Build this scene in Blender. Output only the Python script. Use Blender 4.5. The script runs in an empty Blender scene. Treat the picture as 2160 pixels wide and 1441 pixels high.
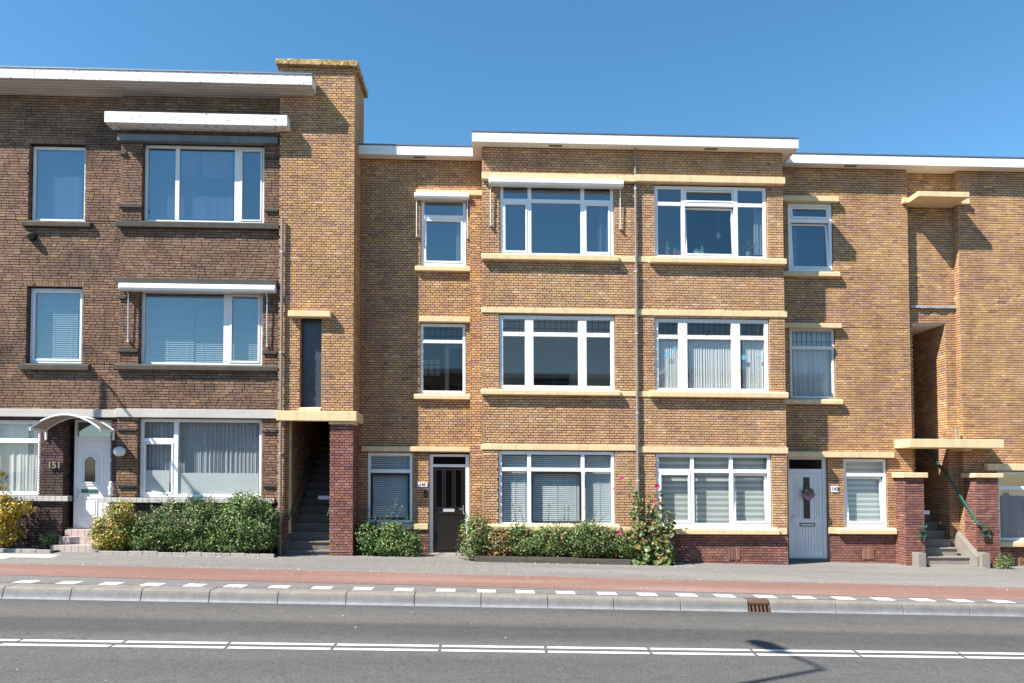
import bpy, math, random
from mathutils import Matrix, Vector, noise
random.seed(11)
SC = bpy.context.scene
COL = SC.collection

# ------------------------------------------------------------------ camera, sky, sun, exposure
F, YAW, PITCH, ROLL, PY = 1500.0, .03053, .03198, -.00254, 957.0     # focal and principal row, in pixels of a 2160 px wide picture
CAM = Vector((0, -17, 1.85))
_f = Vector((math.sin(YAW)*math.cos(PITCH), math.cos(YAW)*math.cos(PITCH), math.sin(PITCH)))
_r = Vector((math.cos(YAW), -math.sin(YAW), 0)); _u = _r.cross(_f)
R_ = _r*math.cos(ROLL) + _u*math.sin(ROLL); U_ = -_r*math.sin(ROLL) + _u*math.cos(ROLL)
cd = bpy.data.cameras.new('camera'); cam = bpy.data.objects.new('camera', cd); COL.objects.link(cam)
m = Matrix.Identity(4)
for i in range(3): m[i][0], m[i][1], m[i][2], m[i][3] = R_[i], U_[i], -_f[i], CAM[i]
cam.matrix_world = m
cd.sensor_width = 36; cd.lens = F/2160*36; cd.shift_y = (PY-720.5)/2160; cd.clip_end = 2000; cd.clip_start = .1
SC.camera = cam

SA, SB = 1.80, 2.26                       # sunlight per metre of depth: metres to the right, metres down
SUN = Vector((SA, 1, -SB)).normalized()
w = bpy.data.worlds.new('World'); SC.world = w; w.use_nodes = True
nt = w.node_tree; bg = nt.nodes['Background']
sky = nt.nodes.new('ShaderNodeTexSky'); sky.sky_type = 'NISHITA'; sky.sun_disc = False
sky.sun_elevation = math.asin(-SUN.z); sky.sun_rotation = math.atan2(-SUN.x, -SUN.y)
sky.altitude = 0; sky.air_density = 1.0; sky.dust_density = 0.0; sky.ozone_density = 3.0
hs = nt.nodes.new('ShaderNodeHueSaturation'); hs.inputs['Saturation'].default_value = 1.20; hs.inputs['Hue'].default_value = .489
nt.links.new(sky.outputs[0], hs.inputs['Color']); nt.links.new(hs.outputs[0], bg.inputs[0]); bg.inputs[1].default_value = .097
sl = bpy.data.lights.new('sun', 'SUN'); sl.energy = 5.0; sl.angle = math.radians(.5); sl.color = (1, .95, .87)
so = bpy.data.objects.new('sun', sl); COL.objects.link(so); so.location = (-20, -30, 30)
so.rotation_euler = SUN.to_track_quat('-Z', 'Y').to_euler()
vs = SC.view_settings; vs.view_transform = 'Standard'; vs.look = 'None'; vs.exposure = 1.12; vs.gamma = 1; vs.use_curve_mapping = False
SC.render.engine = 'CYCLES'; SC.cycles.use_denoising = True
SC.cycles.max_bounces = 8; SC.cycles.transparent_max_bounces = 16
SC.cycles.caustics_reflective = False; SC.cycles.caustics_refractive = False

# ------------------------------------------------------------------ from measured pixels to metres
SH = .0095                                # the terrace follows the falling street: its courses drop .95 cm per metre
SG, G0 = .0265, -.02                      # fall of the ground
def gz(x): return G0 - SG*x
def ray(px, py): return _f + R_*((px-1080)/F) - U_*((py-PY)/F)
def loc(px, py, Y):
    v = ray(px, py); t = (Y-CAM.y)/v.y; p = CAM + v*t
    return p.x, p.z + SH*p.x
def rc(x0, y0, x1, y1, Y):
    xm, ym = (x0+x1)/2, (y0+y1)/2
    return (loc(x0, ym, Y)[0], loc(x1, ym, Y)[0], loc(xm, y1, Y)[1], loc(xm, y0, Y)[1])
def gpt(px, py, dz=0):
    v = ray(px, py)
    t = (G0 + dz - SG*CAM.x - CAM.z)/(v.z + SG*v.x)
    p = CAM + v*t
    return p.x, p.y

# ------------------------------------------------------------------ mesh helpers
class MB:
    def __init__(s, sh=True): s.v = []; s.f = []; s.c = None; s.sh = sh
    def P(s, x, y, z):
        s.v.append((x, y, z - SH*x if s.sh else z)); return len(s.v)-1
    def box(s, x0, x1, y0, y1, z0, z1, col=None):
        n = len(s.v)
        for z in (z0, z1):
            for y in (y0, y1):
                for x in (x0, x1): s.P(x, y, z)
        for q in ((0,2,3,1),(4,5,7,6),(0,1,5,4),(2,6,7,3),(0,4,6,2),(1,3,7,5)): s.f.append(tuple(n+i for i in q))
        if col is not None:
            if s.c is None: s.c = []
            s.c += [col]*8
        return s
    def quad(s, pts):
        n = len(s.v)
        for p in pts: s.P(*p)
        s.f.append(tuple(range(n, n+len(pts)))); return s
    def prism_y(s, poly, y0, y1):          # poly in (x,z), extruded along y
        n = len(s.v); k = len(poly)
        for y in (y0, y1):
            for x, z in poly: s.P(x, y, z)
        s.f.append(tuple(range(n, n+k))); s.f.append(tuple(range(n+2*k-1, n+k-1, -1)))
        for i in range(k): j = (i+1) % k; s.f.append((n+i, n+k+i, n+k+j, n+j))
        return s
    def prism_x(s, poly, x0, x1):          # poly in (y,z), extruded along x
        n = len(s.v); k = len(poly)
        for x in (x0, x1):
            for y, z in poly: s.P(x, y, z)
        s.f.append(tuple(range(n, n+k))); s.f.append(tuple(range(n+2*k-1, n+k-1, -1)))
        for i in range(k): j = (i+1) % k; s.f.append((n+i, n+k+i, n+k+j, n+j))
        return s
    def tube(s, pts, r, n=10, cap=True):
        rr = r if isinstance(r, (list, tuple)) else [r]*len(pts)
        pts = [Vector(p) for p in pts]; rings = []
        for i, p in enumerate(pts):
            a = pts[max(i-1, 0)]; b = pts[min(i+1, len(pts)-1)]; d = (b-a).normalized()
            h = Vector((0, 0, 1)) if abs(d.z) < .9 else Vector((1, 0, 0))
            e1 = d.cross(h).normalized(); e2 = d.cross(e1)
            ring = []
            for k in range(n):
                t = 2*math.pi*k/n; q = p + (e1*math.cos(t) + e2*math.sin(t))*rr[i]; ring.append(s.P(*q))
            rings.append(ring)
        for a, b in zip(rings, rings[1:]):
            for k in range(n): j = (k+1) % n; s.f.append((a[k], a[j], b[j], b[k]))
        if cap: s.f.append(tuple(rings[0][::-1])); s.f.append(tuple(rings[-1]))
        return s
    def lathe(s, c, prof, n=16, axis='z'):
        rings = []
        for r, h in prof:
            ring = []
            for k in range(n):
                t = 2*math.pi*k/n; a, b = r*math.cos(t), r*math.sin(t)
                ring.append(s.P(c[0]+a, c[1]+b, c[2]+h) if axis == 'z' else s.P(c[0]+a, c[1]-h, c[2]+b))
            rings.append(ring)
        for a, b in zip(rings, rings[1:]):
            for k in range(n): j = (k+1) % n; s.f.append((a[k], a[j], b[j], b[k]))
        s.f.append(tuple(rings[0][::-1])); s.f.append(tuple(rings[-1]))
        return s

BASE = {}
def link(o): COL.objects.link(o); return o
def mk(name, mb, mat, base=(0, 0, 0), smooth=False):
    me = bpy.data.meshes.new(name)
    bx, by, bz = base
    me.from_pydata([(x-bx, y-by, z-bz) for x, y, z in mb.v], [], mb.f)
    if mb.c is not None:
        at = me.color_attributes.new('bc', 'FLOAT_COLOR', 'POINT')
        fl = []
        for c in mb.c: fl += [c[0], c[1], c[2], 1]
        at.data.foreach_set('color', fl)
    if smooth: me.polygons.foreach_set('use_smooth', [True]*len(me.polygons))
    me.materials.append(M[mat]); me.update()
    return me
def tag(o, label=None, cat=None, group=None, kind=None):
    if label: o['label'] = label
    if cat: o['category'] = cat
    if group: o['group'] = group
    if kind: o['kind'] = kind
    return o
def thing(name, label, cat, at, group=None):
    o = bpy.data.objects.new(name, None); o.empty_display_size = .2; link(o); o.location = at
    BASE[o] = tuple(at); return tag(o, label, cat, group)
def part(name, mb, mat, parent, bev=0, smooth=False, label=None, kind=None):
    b = BASE[parent]; o = bpy.data.objects.new(name, mk(name, mb, mat, b, smooth)); link(o); o.parent = parent; BASE[o] = b
    if bev: bevel(o, bev)
    return tag(o, label, kind=kind)
def solo(name, mb, mat, label, cat, at, group=None, bev=0, smooth=False, kind=None):
    o = bpy.data.objects.new(name, mk(name, mb, mat, at, smooth)); link(o); o.location = at; BASE[o] = tuple(at)
    if bev: bevel(o, bev)
    return tag(o, label, cat, group, kind)
def struct(name, mb, mat, label=None):
    o = bpy.data.objects.new(name, mk(name, mb, mat)); link(o); BASE[o] = (0, 0, 0); return tag(o, label, kind='structure')
def bevel(o, wd, seg=2):
    b = o.modifiers.new('bevel', 'BEVEL'); b.width = wd; b.segments = seg; b.limit_method = 'ANGLE'; b.angle_limit = math.radians(40)

# ------------------------------------------------------------------ materials
M = {}
def newmat(name):
    mt = bpy.data.materials.new(name); mt.use_nodes = True; M[name] = mt
    return mt, mt.node_tree, mt.node_tree.nodes['Principled BSDF']
def N(t, typ, **kw):
    n = t.nodes.new(typ)
    for k, v in kw.items(): setattr(n, k, v)
    return n
def coords(t, scale=(1, 1, 1)):
    g = N(t, 'ShaderNodeNewGeometry'); mp = N(t, 'ShaderNodeMapping'); mp.inputs['Scale'].default_value = scale
    t.links.new(g.outputs['Position'], mp.inputs['Vector']); return mp.outputs[0]
def noise_n(t, scale, detail=4, rough=.6, vec=None):
    n = N(t, 'ShaderNodeTexNoise'); n.inputs['Scale'].default_value = scale; n.inputs['Detail'].default_value = detail
    n.inputs['Roughness'].default_value = rough; t.links.new(vec or coords(t), n.inputs['Vector']); return n.outputs['Fac']
def ramp(t, fac, stops):
    r = N(t, 'ShaderNodeValToRGB'); e = r.color_ramp.elements
    while len(e) < len(stops): e.new(.5)
    for el, (p, c) in zip(e, stops): el.position = p; el.color = (c[0], c[1], c[2], 1)
    t.links.new(fac, r.inputs[0]); return r.outputs[0]
def mixc(t, fac, a, b, mode='MIX'):
    n = N(t, 'ShaderNodeMix', data_type='RGBA', blend_type=mode)
    for k, v in ((0, fac), (6, a), (7, b)):
        if hasattr(v, 'node'): t.links.new(v, n.inputs[k])
        elif isinstance(v, (int, float)): n.inputs[k].default_value = v
        else: n.inputs[k].default_value = (v[0], v[1], v[2], 1)
    return n.outputs[2]
def bump(t, p, h, strength, dist):
    b = N(t, 'ShaderNodeBump'); b.inputs['Strength'].default_value = strength; b.inputs['Distance'].default_value = dist
    t.links.new(h, b.inputs['Height']); t.links.new(b.outputs[0], p.inputs['Normal'])
def mat(name, col, rough=.6, var=.12, vs=3, fine=60, fvar=.08, bmp=0, bs=80, spec=.3, metal=0, stretch=(1, 1, 1)):
    mt, t, p = newmat(name)
    n1 = noise_n(t, vs, 5, .65, coords(t, stretch)); n2 = noise_n(t, fine, 3)
    c = mixc(t, n1, [x*(1-var*1.6) for x in col], [min(1, x*(1+var*1.6)) for x in col])
    c = mixc(t, n2, mixc(t, 1.0, c, (1-fvar,)*3, 'MULTIPLY'), mixc(t, 1.0, c, (1+fvar,)*3, 'MULTIPLY'))
    t.links.new(c, p.inputs['Base Color']); p.inputs['Roughness'].default_value = rough; p.inputs['Metallic'].default_value = metal
    p.inputs['Specular IOR Level'].default_value = spec
    if bmp: bump(t, p, noise_n(t, bs, 4), bmp, .01)
    return mt
def attr_mat(name, rough=.9, fine=90, fvar=.22, bmp=.35, stain=None):
    mt, t, p = newmat(name)
    a = N(t, 'ShaderNodeAttribute', attribute_name='bc')
    n2 = noise_n(t, fine, 4, .7); n3 = noise_n(t, 1.3, 4, .6)
    k = N(t, 'ShaderNodeMapRange'); k.inputs[1].default_value = .25; k.inputs[2].default_value = .75; k.inputs[3].default_value = 1-fvar; k.inputs[4].default_value = 1+fvar
    t.links.new(n2, k.inputs[0])
    c = mixc(t, 1.0, a.outputs[0], k.outputs[0], 'MULTIPLY')
    c = mixc(t, 1.0, c, ramp(t, n3, [(.3, (.82,.82,.84)), (.7, (1.1,1.08,1.06))]), 'MULTIPLY')
    c = mixc(t, 1.0, c, ramp(t, noise_n(t, 1.0, 5, .65, coords(t, (2.6, 2.6, .35))), [(.34, (.84,.83,.82)), (.55, (1.03,1.03,1.03))]), 'MULTIPLY')
    c = mixc(t, ramp(t, noise_n(t, .9, 6, .72, coords(t, (1, 1, 1.8))), [(.60, (0,0,0)), (.76, (.30,.30,.30))]), c, (.50,.43,.37) if name == 'brick' else (.16,.12,.10))
    if stain: c = mixc(t, ramp(t, noise_n(t, stain[0], 6, .7), [(stain[1], (0,0,0)), (stain[2], (1,1,1))]), c, stain[3])
    t.links.new(c, p.inputs['Base Color']); p.inputs['Roughness'].default_value = rough; p.inputs['Specular IOR Level'].default_value = .2
    bump(t, p, n2, bmp, .006); return mt
attr_mat('brick')
attr_mat('brick_dark', fine=60, fvar=.25, bmp=.7, stain=(.75, .54, .72, (.085,.066,.056)))
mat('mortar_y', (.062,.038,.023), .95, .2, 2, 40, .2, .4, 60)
mat('mortar_d', (.036,.026,.021), .95, .35, 1.2, 40, .25, .5, 60)
mat('mortar_r', (.055,.040,.036), .95, .3, 2, 40, .2, .4, 60)
def weathered(name, base, dirt, amt, rough=.7):
    mt, t, p = newmat(name)
    st_ = noise_n(t, 1.0, 6, .7, coords(t, (7, 7, .9))); bl = noise_n(t, 1.1, 5, .65); fn = noise_n(t, 45, 4, .7)
    c = mixc(t, bl, [x*.92 for x in base], [min(1, x*1.06) for x in base])
    k = ramp(t, st_, [(.45, (0,0,0)), (.78, (amt,)*3)]); c = mixc(t, k, c, dirt)
    k = ramp(t, noise_n(t, 6, 7, .8), [(.56, (0,0,0)), (.70, (amt*.9,)*3)]); c = mixc(t, k, c, dirt)
    c = mixc(t, 1.0, c, ramp(t, fn, [(.3, (.93,)*3), (.7, (1.05,)*3)]), 'MULTIPLY')
    t.links.new(c, p.inputs['Base Color']); p.inputs['Roughness'].default_value = rough; p.inputs['Specular IOR Level'].default_value = .25; bump(t, p, fn, .15, .006)
weathered('cream', (.73,.565,.33), (.36,.27,.16), .45)
def cream_moss():
    mt, t, p = newmat('cream_moss')
    v = noise_n(t, 9, 6, .75); v2 = noise_n(t, 26, 4, .7)
    c = mixc(t, ramp(t, v, [(.40, (0,0,0)), (.50, (1,1,1))]), (.60,.47,.28), ramp(t, v2, [(.4, (.10,.075,.03)), (.55, (.42,.27,.06)), (.7, (.58,.50,.34))]))
    t.links.new(c, p.inputs['Base Color']); p.inputs['Roughness'].default_value = .95; bump(t, p, v2, .8, .02)
cream_moss()
weathered('white', (.80,.80,.79), (.48,.46,.42), .28, .5)
mat('white_pvc', (.82,.83,.84), .3, .03, 2, 30, .02, spec=.5)
mat('soffit', (.74,.70,.63), .6, .06, 1, 25, .04)
def soffit_boards():
    mt, t, p = newmat('soffit_boards')
    wv = N(t, 'ShaderNodeTexWave', wave_type='BANDS', bands_direction='Y'); wv.inputs['Scale'].default_value = 3.4; wv.inputs['Distortion'].default_value = .3
    t.links.new(coords(t), wv.inputs['Vector'])
    c = ramp(t, wv.outputs['Fac'], [(.03, (.38,.34,.31)), (.12, (.64,.59,.54)), (1, (.68,.63,.58))])
    c = mixc(t, 1.0, c, ramp(t, noise_n(t, 2, 5, .7, coords(t, (.4, 3, 3))), [(.35, (.72,.70,.67)), (.65, (1,1,1))]), 'MULTIPLY')
    t.links.new(c, p.inputs['Base Color']); p.inputs['Roughness'].default_value = .7
soffit_boards()
def flaky(name, base, wood, lo, hi, sc=7, st=(1, 1, 2.2)):
    mt, t, p = newmat(name)
    n = noise_n(t, sc, 7, .78, coords(t, st)); k = ramp(t, n, [(lo, (1,1,1)), (hi, (0,0,0))])
    n3 = noise_n(t, 1.2, 3)
    c = mixc(t, k, mixc(t, n3, [x*.93 for x in base], base), wood)
    t.links.new(c, p.inputs['Base Color']); p.inputs['Roughness'].default_value = .55; bump(t, p, n, .3, .006)
flaky('white_flaky', (.80,.80,.79), (.27,.24,.22), .425, .445, 10)
flaky('white_old', (.76,.75,.72), (.33,.27,.22), .36, .42, 11)
mat('trim_metal', (.16,.18,.22), .45, .1, 3, spec=.5, metal=.4)
mat('stone_dark', (.075,.068,.058), .9, .3, 4, 90, .4, .6, 120)
mat('stone_pale', (.50,.47,.43), .85, .14, 2.5, 50, .12, .3, 60, stretch=(.5, 1, 2))
mat('lintel_sheet', (.13,.14,.15), .35, .5, 2.2, 20, .2, spec=.5, stretch=(1, 1, .3))
mat('concrete', (.245,.218,.188), .9, .18, 4, 90, .18, .4, 90)
mat('step_dark', (.18,.155,.13), .9, .25, 4, 60, .2, .4, 80)
mat('pink_tile', (.50,.40,.365), .5, .1, 4, 40, .06)
mat('white_tile', (.52,.485,.455), .4, .08, 5, 40, .06)
mat('mosaic', (.36,.335,.31), .6, .25, 9, 70, .25)
mat('grout', (.25,.22,.21), .9)
mat('dark_door', (.017,.013,.011), .32, .25, 3, 25, .2, spec=.45, stretch=(6, 6, .4))
mat('black_frame', (.018,.017,.018), .35, .1)
mat('black_plastic', (.012,.012,.013), .35, .1)
mat('chrome', (.55,.56,.58), .3, .05, metal=.85)
mat('alu', (.62,.63,.65), .42, .05, metal=.5)
mat('pipe_grey', (.22,.20,.18), .45, .12, 2, spec=.4)
mat('pipe_iron', (.23,.19,.17), .6, .25, 4)
mat('green_paint', (.010,.10,.065), .3, .12, 4, spec=.5)
mat('green_plate', (.03,.12,.09), .3, .1, 4, spec=.5)
mat('lead', (.33,.34,.36), .55, .15, 5)
mat('lead_came', (.03,.03,.03), .5)
mat('brass', (.27,.235,.17), .5, .1, metal=.3)
mat('rust', (.115,.07,.048), .8, .4, 14, 90, .3, .6, 90)
mat('room_wall', (.80,.73,.66), .9, .05)
mat('room_ceiling', (.70,.69,.67), .9, .03)
mat('room_floor', (.38,.28,.20), .6, .1)
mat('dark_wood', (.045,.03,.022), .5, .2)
mat('linen', (.62,.62,.61), .9, .06)
mat('terracotta', (.42,.10,.08), .7, .1)
mat('pot_white', (.75,.75,.73), .4, .03)
mat('cactus', (.12,.25,.13), .7, .15, 20)
mat('post_grey', (.30,.31,.31), .45, .1, metal=.3)
mat('timber', (.10,.085,.07), .9, .3, 4, 60, .25, .4, 60, stretch=(.4, 1, 3))
mat('soil', (.06,.045,.032), .95, .3, 8, 60, .3, .8, 40)
mat('bark', (.10,.07,.045), .9, .25, 10, 60, .2, .5, 60)
mat('sign_white', (.78,.78,.80), .4, .03)
mat('sign_ink', (.02,.025,.05), .5, .03)
mat('sticker_blue', (.10,.42,.55), .5, .05)
mat('pink_flower', (.62,.035,.14), .6, .12, 20)
mat('litter', (.55,.48,.36), .9, .2, 30)
mat('slit_glass', (.05,.062,.075), .3, .2, 3, spec=.5)
mat('roofing', (.07,.07,.075), .9, .2)

def glass(name, refl, tint=(.86,.88,.88), rough=.0, wave=.0):
    mt, t, p = newmat(name); t.nodes.remove(p)
    out = t.nodes['Material Output']
    tr = N(t, 'ShaderNodeBsdfTransparent'); tr.inputs[0].default_value = (*tint, 1)
    gl = N(t, 'ShaderNodeBsdfGlossy'); gl.inputs['Roughness'].default_value = rough; gl.inputs[0].default_value = (.97,.99,1,1)
    if wave:
        b = N(t, 'ShaderNodeBump'); b.inputs['Strength'].default_value = wave; b.inputs['Distance'].default_value = .01
        t.links.new(noise_n(t, 1.7, 2), b.inputs['Height']); t.links.new(b.outputs[0], gl.inputs['Normal'])
    lw = N(t, 'ShaderNodeLayerWeight'); lw.inputs[0].default_value = .5
    pw = N(t, 'ShaderNodeMath', operation='POWER'); pw.inputs[1].default_value = 5.0; t.links.new(lw.outputs['Facing'], pw.inputs[0])
    ad = N(t, 'ShaderNodeMath', operation='MULTIPLY_ADD', use_clamp=True); ad.inputs[1].default_value = .7; ad.inputs[2].default_value = refl+.03
    t.links.new(pw.outputs[0], ad.inputs[0])
    mx = N(t, 'ShaderNodeMixShader'); t.links.new(ad.outputs[0], mx.inputs[0]); t.links.new(tr.outputs[0], mx.inputs[1]); t.links.new(gl.outputs[0], mx.inputs[2])
    t.links.new(mx.outputs[0], out.inputs[0])
glass('glass_sky', .13, (.72,.75,.78), wave=.12)
glass('glass_mid', .09, (.78,.82,.84), wave=.12)
glass('glass_low', .012, (.95,.96,.96), wave=.04)
glass('glass_clear', .01, (.93,.95,.95), wave=.03)
glass('glass_dark', .03, (.22,.25,.28), .06)
glass('glass_frost', .04, (.5,.54,.54), .25)
def cloth(name, col, transp=.25, transl=.35):
    mt, t, p = newmat(name); out = t.nodes['Material Output']
    p.inputs['Base Color'].default_value = (*col, 1); p.inputs['Roughness'].default_value = .9
    tl = N(t, 'ShaderNodeBsdfTranslucent'); tl.inputs[0].default_value = (*col, 1)
    tp = N(t, 'ShaderNodeBsdfTransparent')
    m1 = N(t, 'ShaderNodeMixShader'); m1.inputs[0].default_value = transl; t.links.new(p.outputs[0], m1.inputs[1]); t.links.new(tl.outputs[0], m1.inputs[2])
    m2 = N(t, 'ShaderNodeMixShader'); m2.inputs[0].default_value = transp; t.links.new(m1.outputs[0], m2.inputs[1]); t.links.new(tp.outputs[0], m2.inputs[2])
    t.links.new(m2.outputs[0], out.inputs[0])
cloth('sheer', (.78,.80,.82), .30); cloth('net', (.88,.88,.87), .07); cloth('blind_white', (.86,.88,.88), 0, .15)
cloth('zebra_open', (.70,.72,.67), .18); cloth('zebra_shut', (.84,.85,.80), .0, .2); cloth('blue_cloth', (.34,.44,.55), .1)
cloth('canopy_sheet', (.25,.215,.185), .08, .3); cloth('globe', (.85,.85,.84), .05, .3)
def leaf_mat():
    mt, t, p = newmat('leaf'); out = t.nodes['Material Output']
    a = N(t, 'ShaderNodeAttribute', attribute_name='bc'); t.links.new(a.outputs[0], p.inputs['Base Color']); p.inputs['Roughness'].default_value = .42
    p.inputs['Specular IOR Level'].default_value = .45
    tl = N(t, 'ShaderNodeBsdfTranslucent'); t.links.new(mixc(t, 1.0, a.outputs[0], (1.1,1.3,.5), 'MULTIPLY'), tl.inputs[0])
    m1 = N(t, 'ShaderNodeMixShader'); m1.inputs[0].default_value = .18; t.links.new(p.outputs[0], m1.inputs[1]); t.links.new(tl.outputs[0], m1.inputs[2]); t.links.new(m1.outputs[0], out.inputs[0])
leaf_mat()
def ground_mat(name, base, streak, sc, speck, tyre=False, tile=0):
    mt, t, p = newmat(name)
    big = noise_n(t, .5, 5, .6, coords(t, (.25, 1.6, 1))); fine = noise_n(t, speck, 3, .8); mid = noise_n(t, 6, 5, .7)
    c = ramp(t, big, [(.28, [x*.84 for x in base]), (.5, base), (.72, streak)])
    c = mixc(t, 1.0, c, ramp(t, mid, [(.3, (.88,.88,.88)), (.7, (1.1,1.1,1.1))]), 'MULTIPLY')
    c = mixc(t, 1.0, c, ramp(t, fine, [(.3, (.55,.55,.55)), (.5, (1,1,1)), (.72, (1.55,1.53,1.5))]), 'MULTIPLY')
    if tyre:
        sep = N(t, 'ShaderNodeSeparateXYZ'); t.links.new(coords(t), sep.inputs[0])
        ad = N(t, 'ShaderNodeMath', operation='MULTIPLY_ADD'); t.links.new(noise_n(t, .35, 3, .5, coords(t, (.3, 1, 1))), ad.inputs[0]); ad.inputs[1].default_value = .3; t.links.new(sep.outputs[1], ad.inputs[2])
        mr = N(t, 'ShaderNodeMapRange'); mr.inputs[1].default_value = -9.77; mr.inputs[2].default_value = -5.77; t.links.new(ad.outputs[0], mr.inputs[0])
        tr = ramp(t, mr.outputs[0], [(.0, (.97,.97,.97)), (.36, (1,1,1)), (.42, (1.08,1.07,1.06)), (.53, (.74,.74,.75)), (.66, (.67,.67,.68)), (.72, (1.05,1.02,.99)), (.80, (1.14,1.09,1.04)), (.93, (1.0,1.0,1.0)), (1.0, (.82,.82,.83))])
        c = mixc(t, 1.0, c, tr, 'MULTIPLY')
        k2 = ramp(t, noise_n(t, 2.2, 6, .75, coords(t, (.35, 2.5, 1))), [(.60, (0,0,0)), (.72, (.5,.5,.5))])
        c = mixc(t, k2, c, [x*.62 for x in base])
        vo = N(t, 'ShaderNodeTexVoronoi', feature='DISTANCE_TO_EDGE'); vo.inputs['Scale'].default_value = .55
        dv_ = N(t, 'ShaderNodeVectorMath', operation='MULTIPLY_ADD'); nz = N(t, 'ShaderNodeTexNoise'); nz.inputs['Scale'].default_value = 3; nz.inputs['Detail'].default_value = 5
        cc_ = coords(t); t.links.new(cc_, nz.inputs['Vector']); t.links.new(nz.outputs['Color'], dv_.inputs[0]); dv_.inputs[1].default_value = (.5, .5, .5); t.links.new(cc_, dv_.inputs[2]); t.links.new(dv_.outputs[0], vo.inputs['Vector'])
        ck = ramp(t, vo.outputs['Distance'], [(.0, (1,1,1)), (.006, (0,0,0))])
        ck = mixc(t, 1.0, ck, ramp(t, noise_n(t, .8, 3), [(.5, (0,0,0)), (.62, (.7,.7,.7))]), 'MULTIPLY')
        c = mixc(t, ck, c, (.03,.03,.03))
        sp_ = ramp(t, noise_n(t, 1.1, 5, .7), [(.62, (0,0,0)), (.74, (.35,.35,.35))]); c = mixc(t, sp_, c, (.055,.053,.05))
    if tile:
        br = N(t, 'ShaderNodeTexBrick'); br.offset = 0; br.inputs['Scale'].default_value = 1; br.inputs['Mortar Size'].default_value = .012; br.inputs['Brick Width'].default_value = tile; br.inputs['Row Height'].default_value = tile
        br.inputs['Color1'].default_value = (1,1,1,1); br.inputs['Color2'].default_value = (.97,.97,.97,1); br.inputs['Mortar'].default_value = (.88,.87,.86,1)
        t.links.new(coords(t), br.inputs['Vector']); c = mixc(t, 1.0, c, br.outputs[0], 'MULTIPLY')
    t.links.new(c, p.inputs['Base Color']); p.inputs['Roughness'].default_value = .88; p.inputs['Specular IOR Level'].default_value = .25
    bump(t, p, fine, .5, .006)
ground_mat('asphalt', (.100,.098,.095), (.116,.112,.106), 1, 38, tyre=True)
ground_mat('pavement', (.207,.195,.183), (.27,.256,.24), 1, 45, tile=.3)
ground_mat('bike_red', (.225,.128,.105), (.30,.20,.17), 1, 60)
ground_mat('earth', (.10,.095,.085), (.12,.11,.1), 1, 20)
ground_mat('tile_grey', (.165,.158,.152), (.195,.188,.18), 1, 40)
ground_mat('tile_white', (.58,.54,.49), (.66,.62,.56), 1, 30)
ground_mat('tile_pale', (.46,.43,.39), (.50,.47,.43), 1, 30)
flaky('road_paint', (.78,.78,.77), (.14,.14,.135), .24, .33, 5, (.6, 3, 1))
def kerb_mat():
    mt, t, p = newmat('kerb')
    sep = N(t, 'ShaderNodeSeparateXYZ'); t.links.new(coords(t, (SG, 0, 1)), sep.inputs[0])
    ad = N(t, 'ShaderNodeMath', operation='ADD'); t.links.new(sep.outputs[0], ad.inputs[0]); t.links.new(sep.outputs[2], ad.inputs[1])
    n = noise_n(t, 3, 5, .7, coords(t, (.5, 2, 4)))
    a2 = N(t, 'ShaderNodeMath', operation='MULTIPLY_ADD'); t.links.new(n, a2.inputs[0]); a2.inputs[1].default_value = .05; t.links.new(ad.outputs[0], a2.inputs[2])
    mr = N(t, 'ShaderNodeMapRange'); mr.inputs[1].default_value = -.19; mr.inputs[2].default_value = .02; t.links.new(a2.outputs[0], mr.inputs[0])
    c = ramp(t, mr.outputs[0], [(.15, (.30,.30,.305)), (.42, (.20,.20,.205)), (.66, (.225,.21,.19)), (.80, (.25,.222,.185)), (.95, (.21,.195,.175)), (1, (.205,.193,.177))])
    c = mixc(t, 1.0, c, ramp(t, noise_n(t, 70, 3, .8), [(.3, (.75,.75,.75)), (.7, (1.2,1.2,1.2))]), 'MULTIPLY')
    c = mixc(t, 1.0, c, ramp(t, noise_n(t, 5, 5, .7), [(.35, (.82,.82,.82)), (.65, (1.08,1.08,1.08))]), 'MULTIPLY')
    t.links.new(c, p.inputs['Base Color']); p.inputs['Roughness'].default_value = .85; bump(t, p, noise_n(t, 60, 4), .4, .006)
kerb_mat()
for nm in ('sheer', 'net'): pass

# ------------------------------------------------------------------ ground
XL, XR = -26.0, 30.0
def edge(p0, p1, dz=0):
    a = gpt(*p0, dz); b = gpt(*p1, dz); k = (b[1]-a[1])/(b[0]-a[0])
    return lambda x: a[1] + k*(x-a[0])
e_bt = edge((0, 1188.5), (2160, 1240.6)); e_bb = edge((0, 1213), (2160, 1266.4)); e_kb = edge((0, 1229.4), (2160, 1272.8))
RD = -.18
e_road = edge((0, 1263), (2160, 1301), RD)
e_l1 = edge((0, 1348.7), (2160, 1378), RD); e_l2 = edge((0, 1358), (2160, 1387), RD)
def sheet(name, ya, yb, dz, matn, n=14, lab=None, x0=XL, x1=XR):
    mb = MB(False)
    for i in range(n):
        a = x0 + (x1-x0)*i/n; b = x0 + (x1-x0)*(i+1)/n
        mb.quad([(a, ya(a), gz(a)+dz), (b, ya(b), gz(b)+dz), (b, yb(b), gz(b)+dz), (a, yb(a), gz(a)+dz)])
    return struct(name, mb, matn, lab)
mb = MB(False)
for (a, b, c, d) in ((-200, 200, -200, 200),):
    mb.quad([(a, c, gz(a)-.22), (b, c, gz(b)-.22), (b, d, gz(b)-.22), (a, d, gz(a)-.22)])
struct('ground', mb, 'earth')
road = sheet('road', lambda x: -30, lambda x: e_road(x)+.15, RD, 'asphalt', 28)
sheet('pavement', lambda x: e_bt(x)-.05, lambda x: 7, 0, 'pavement', 28)
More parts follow.
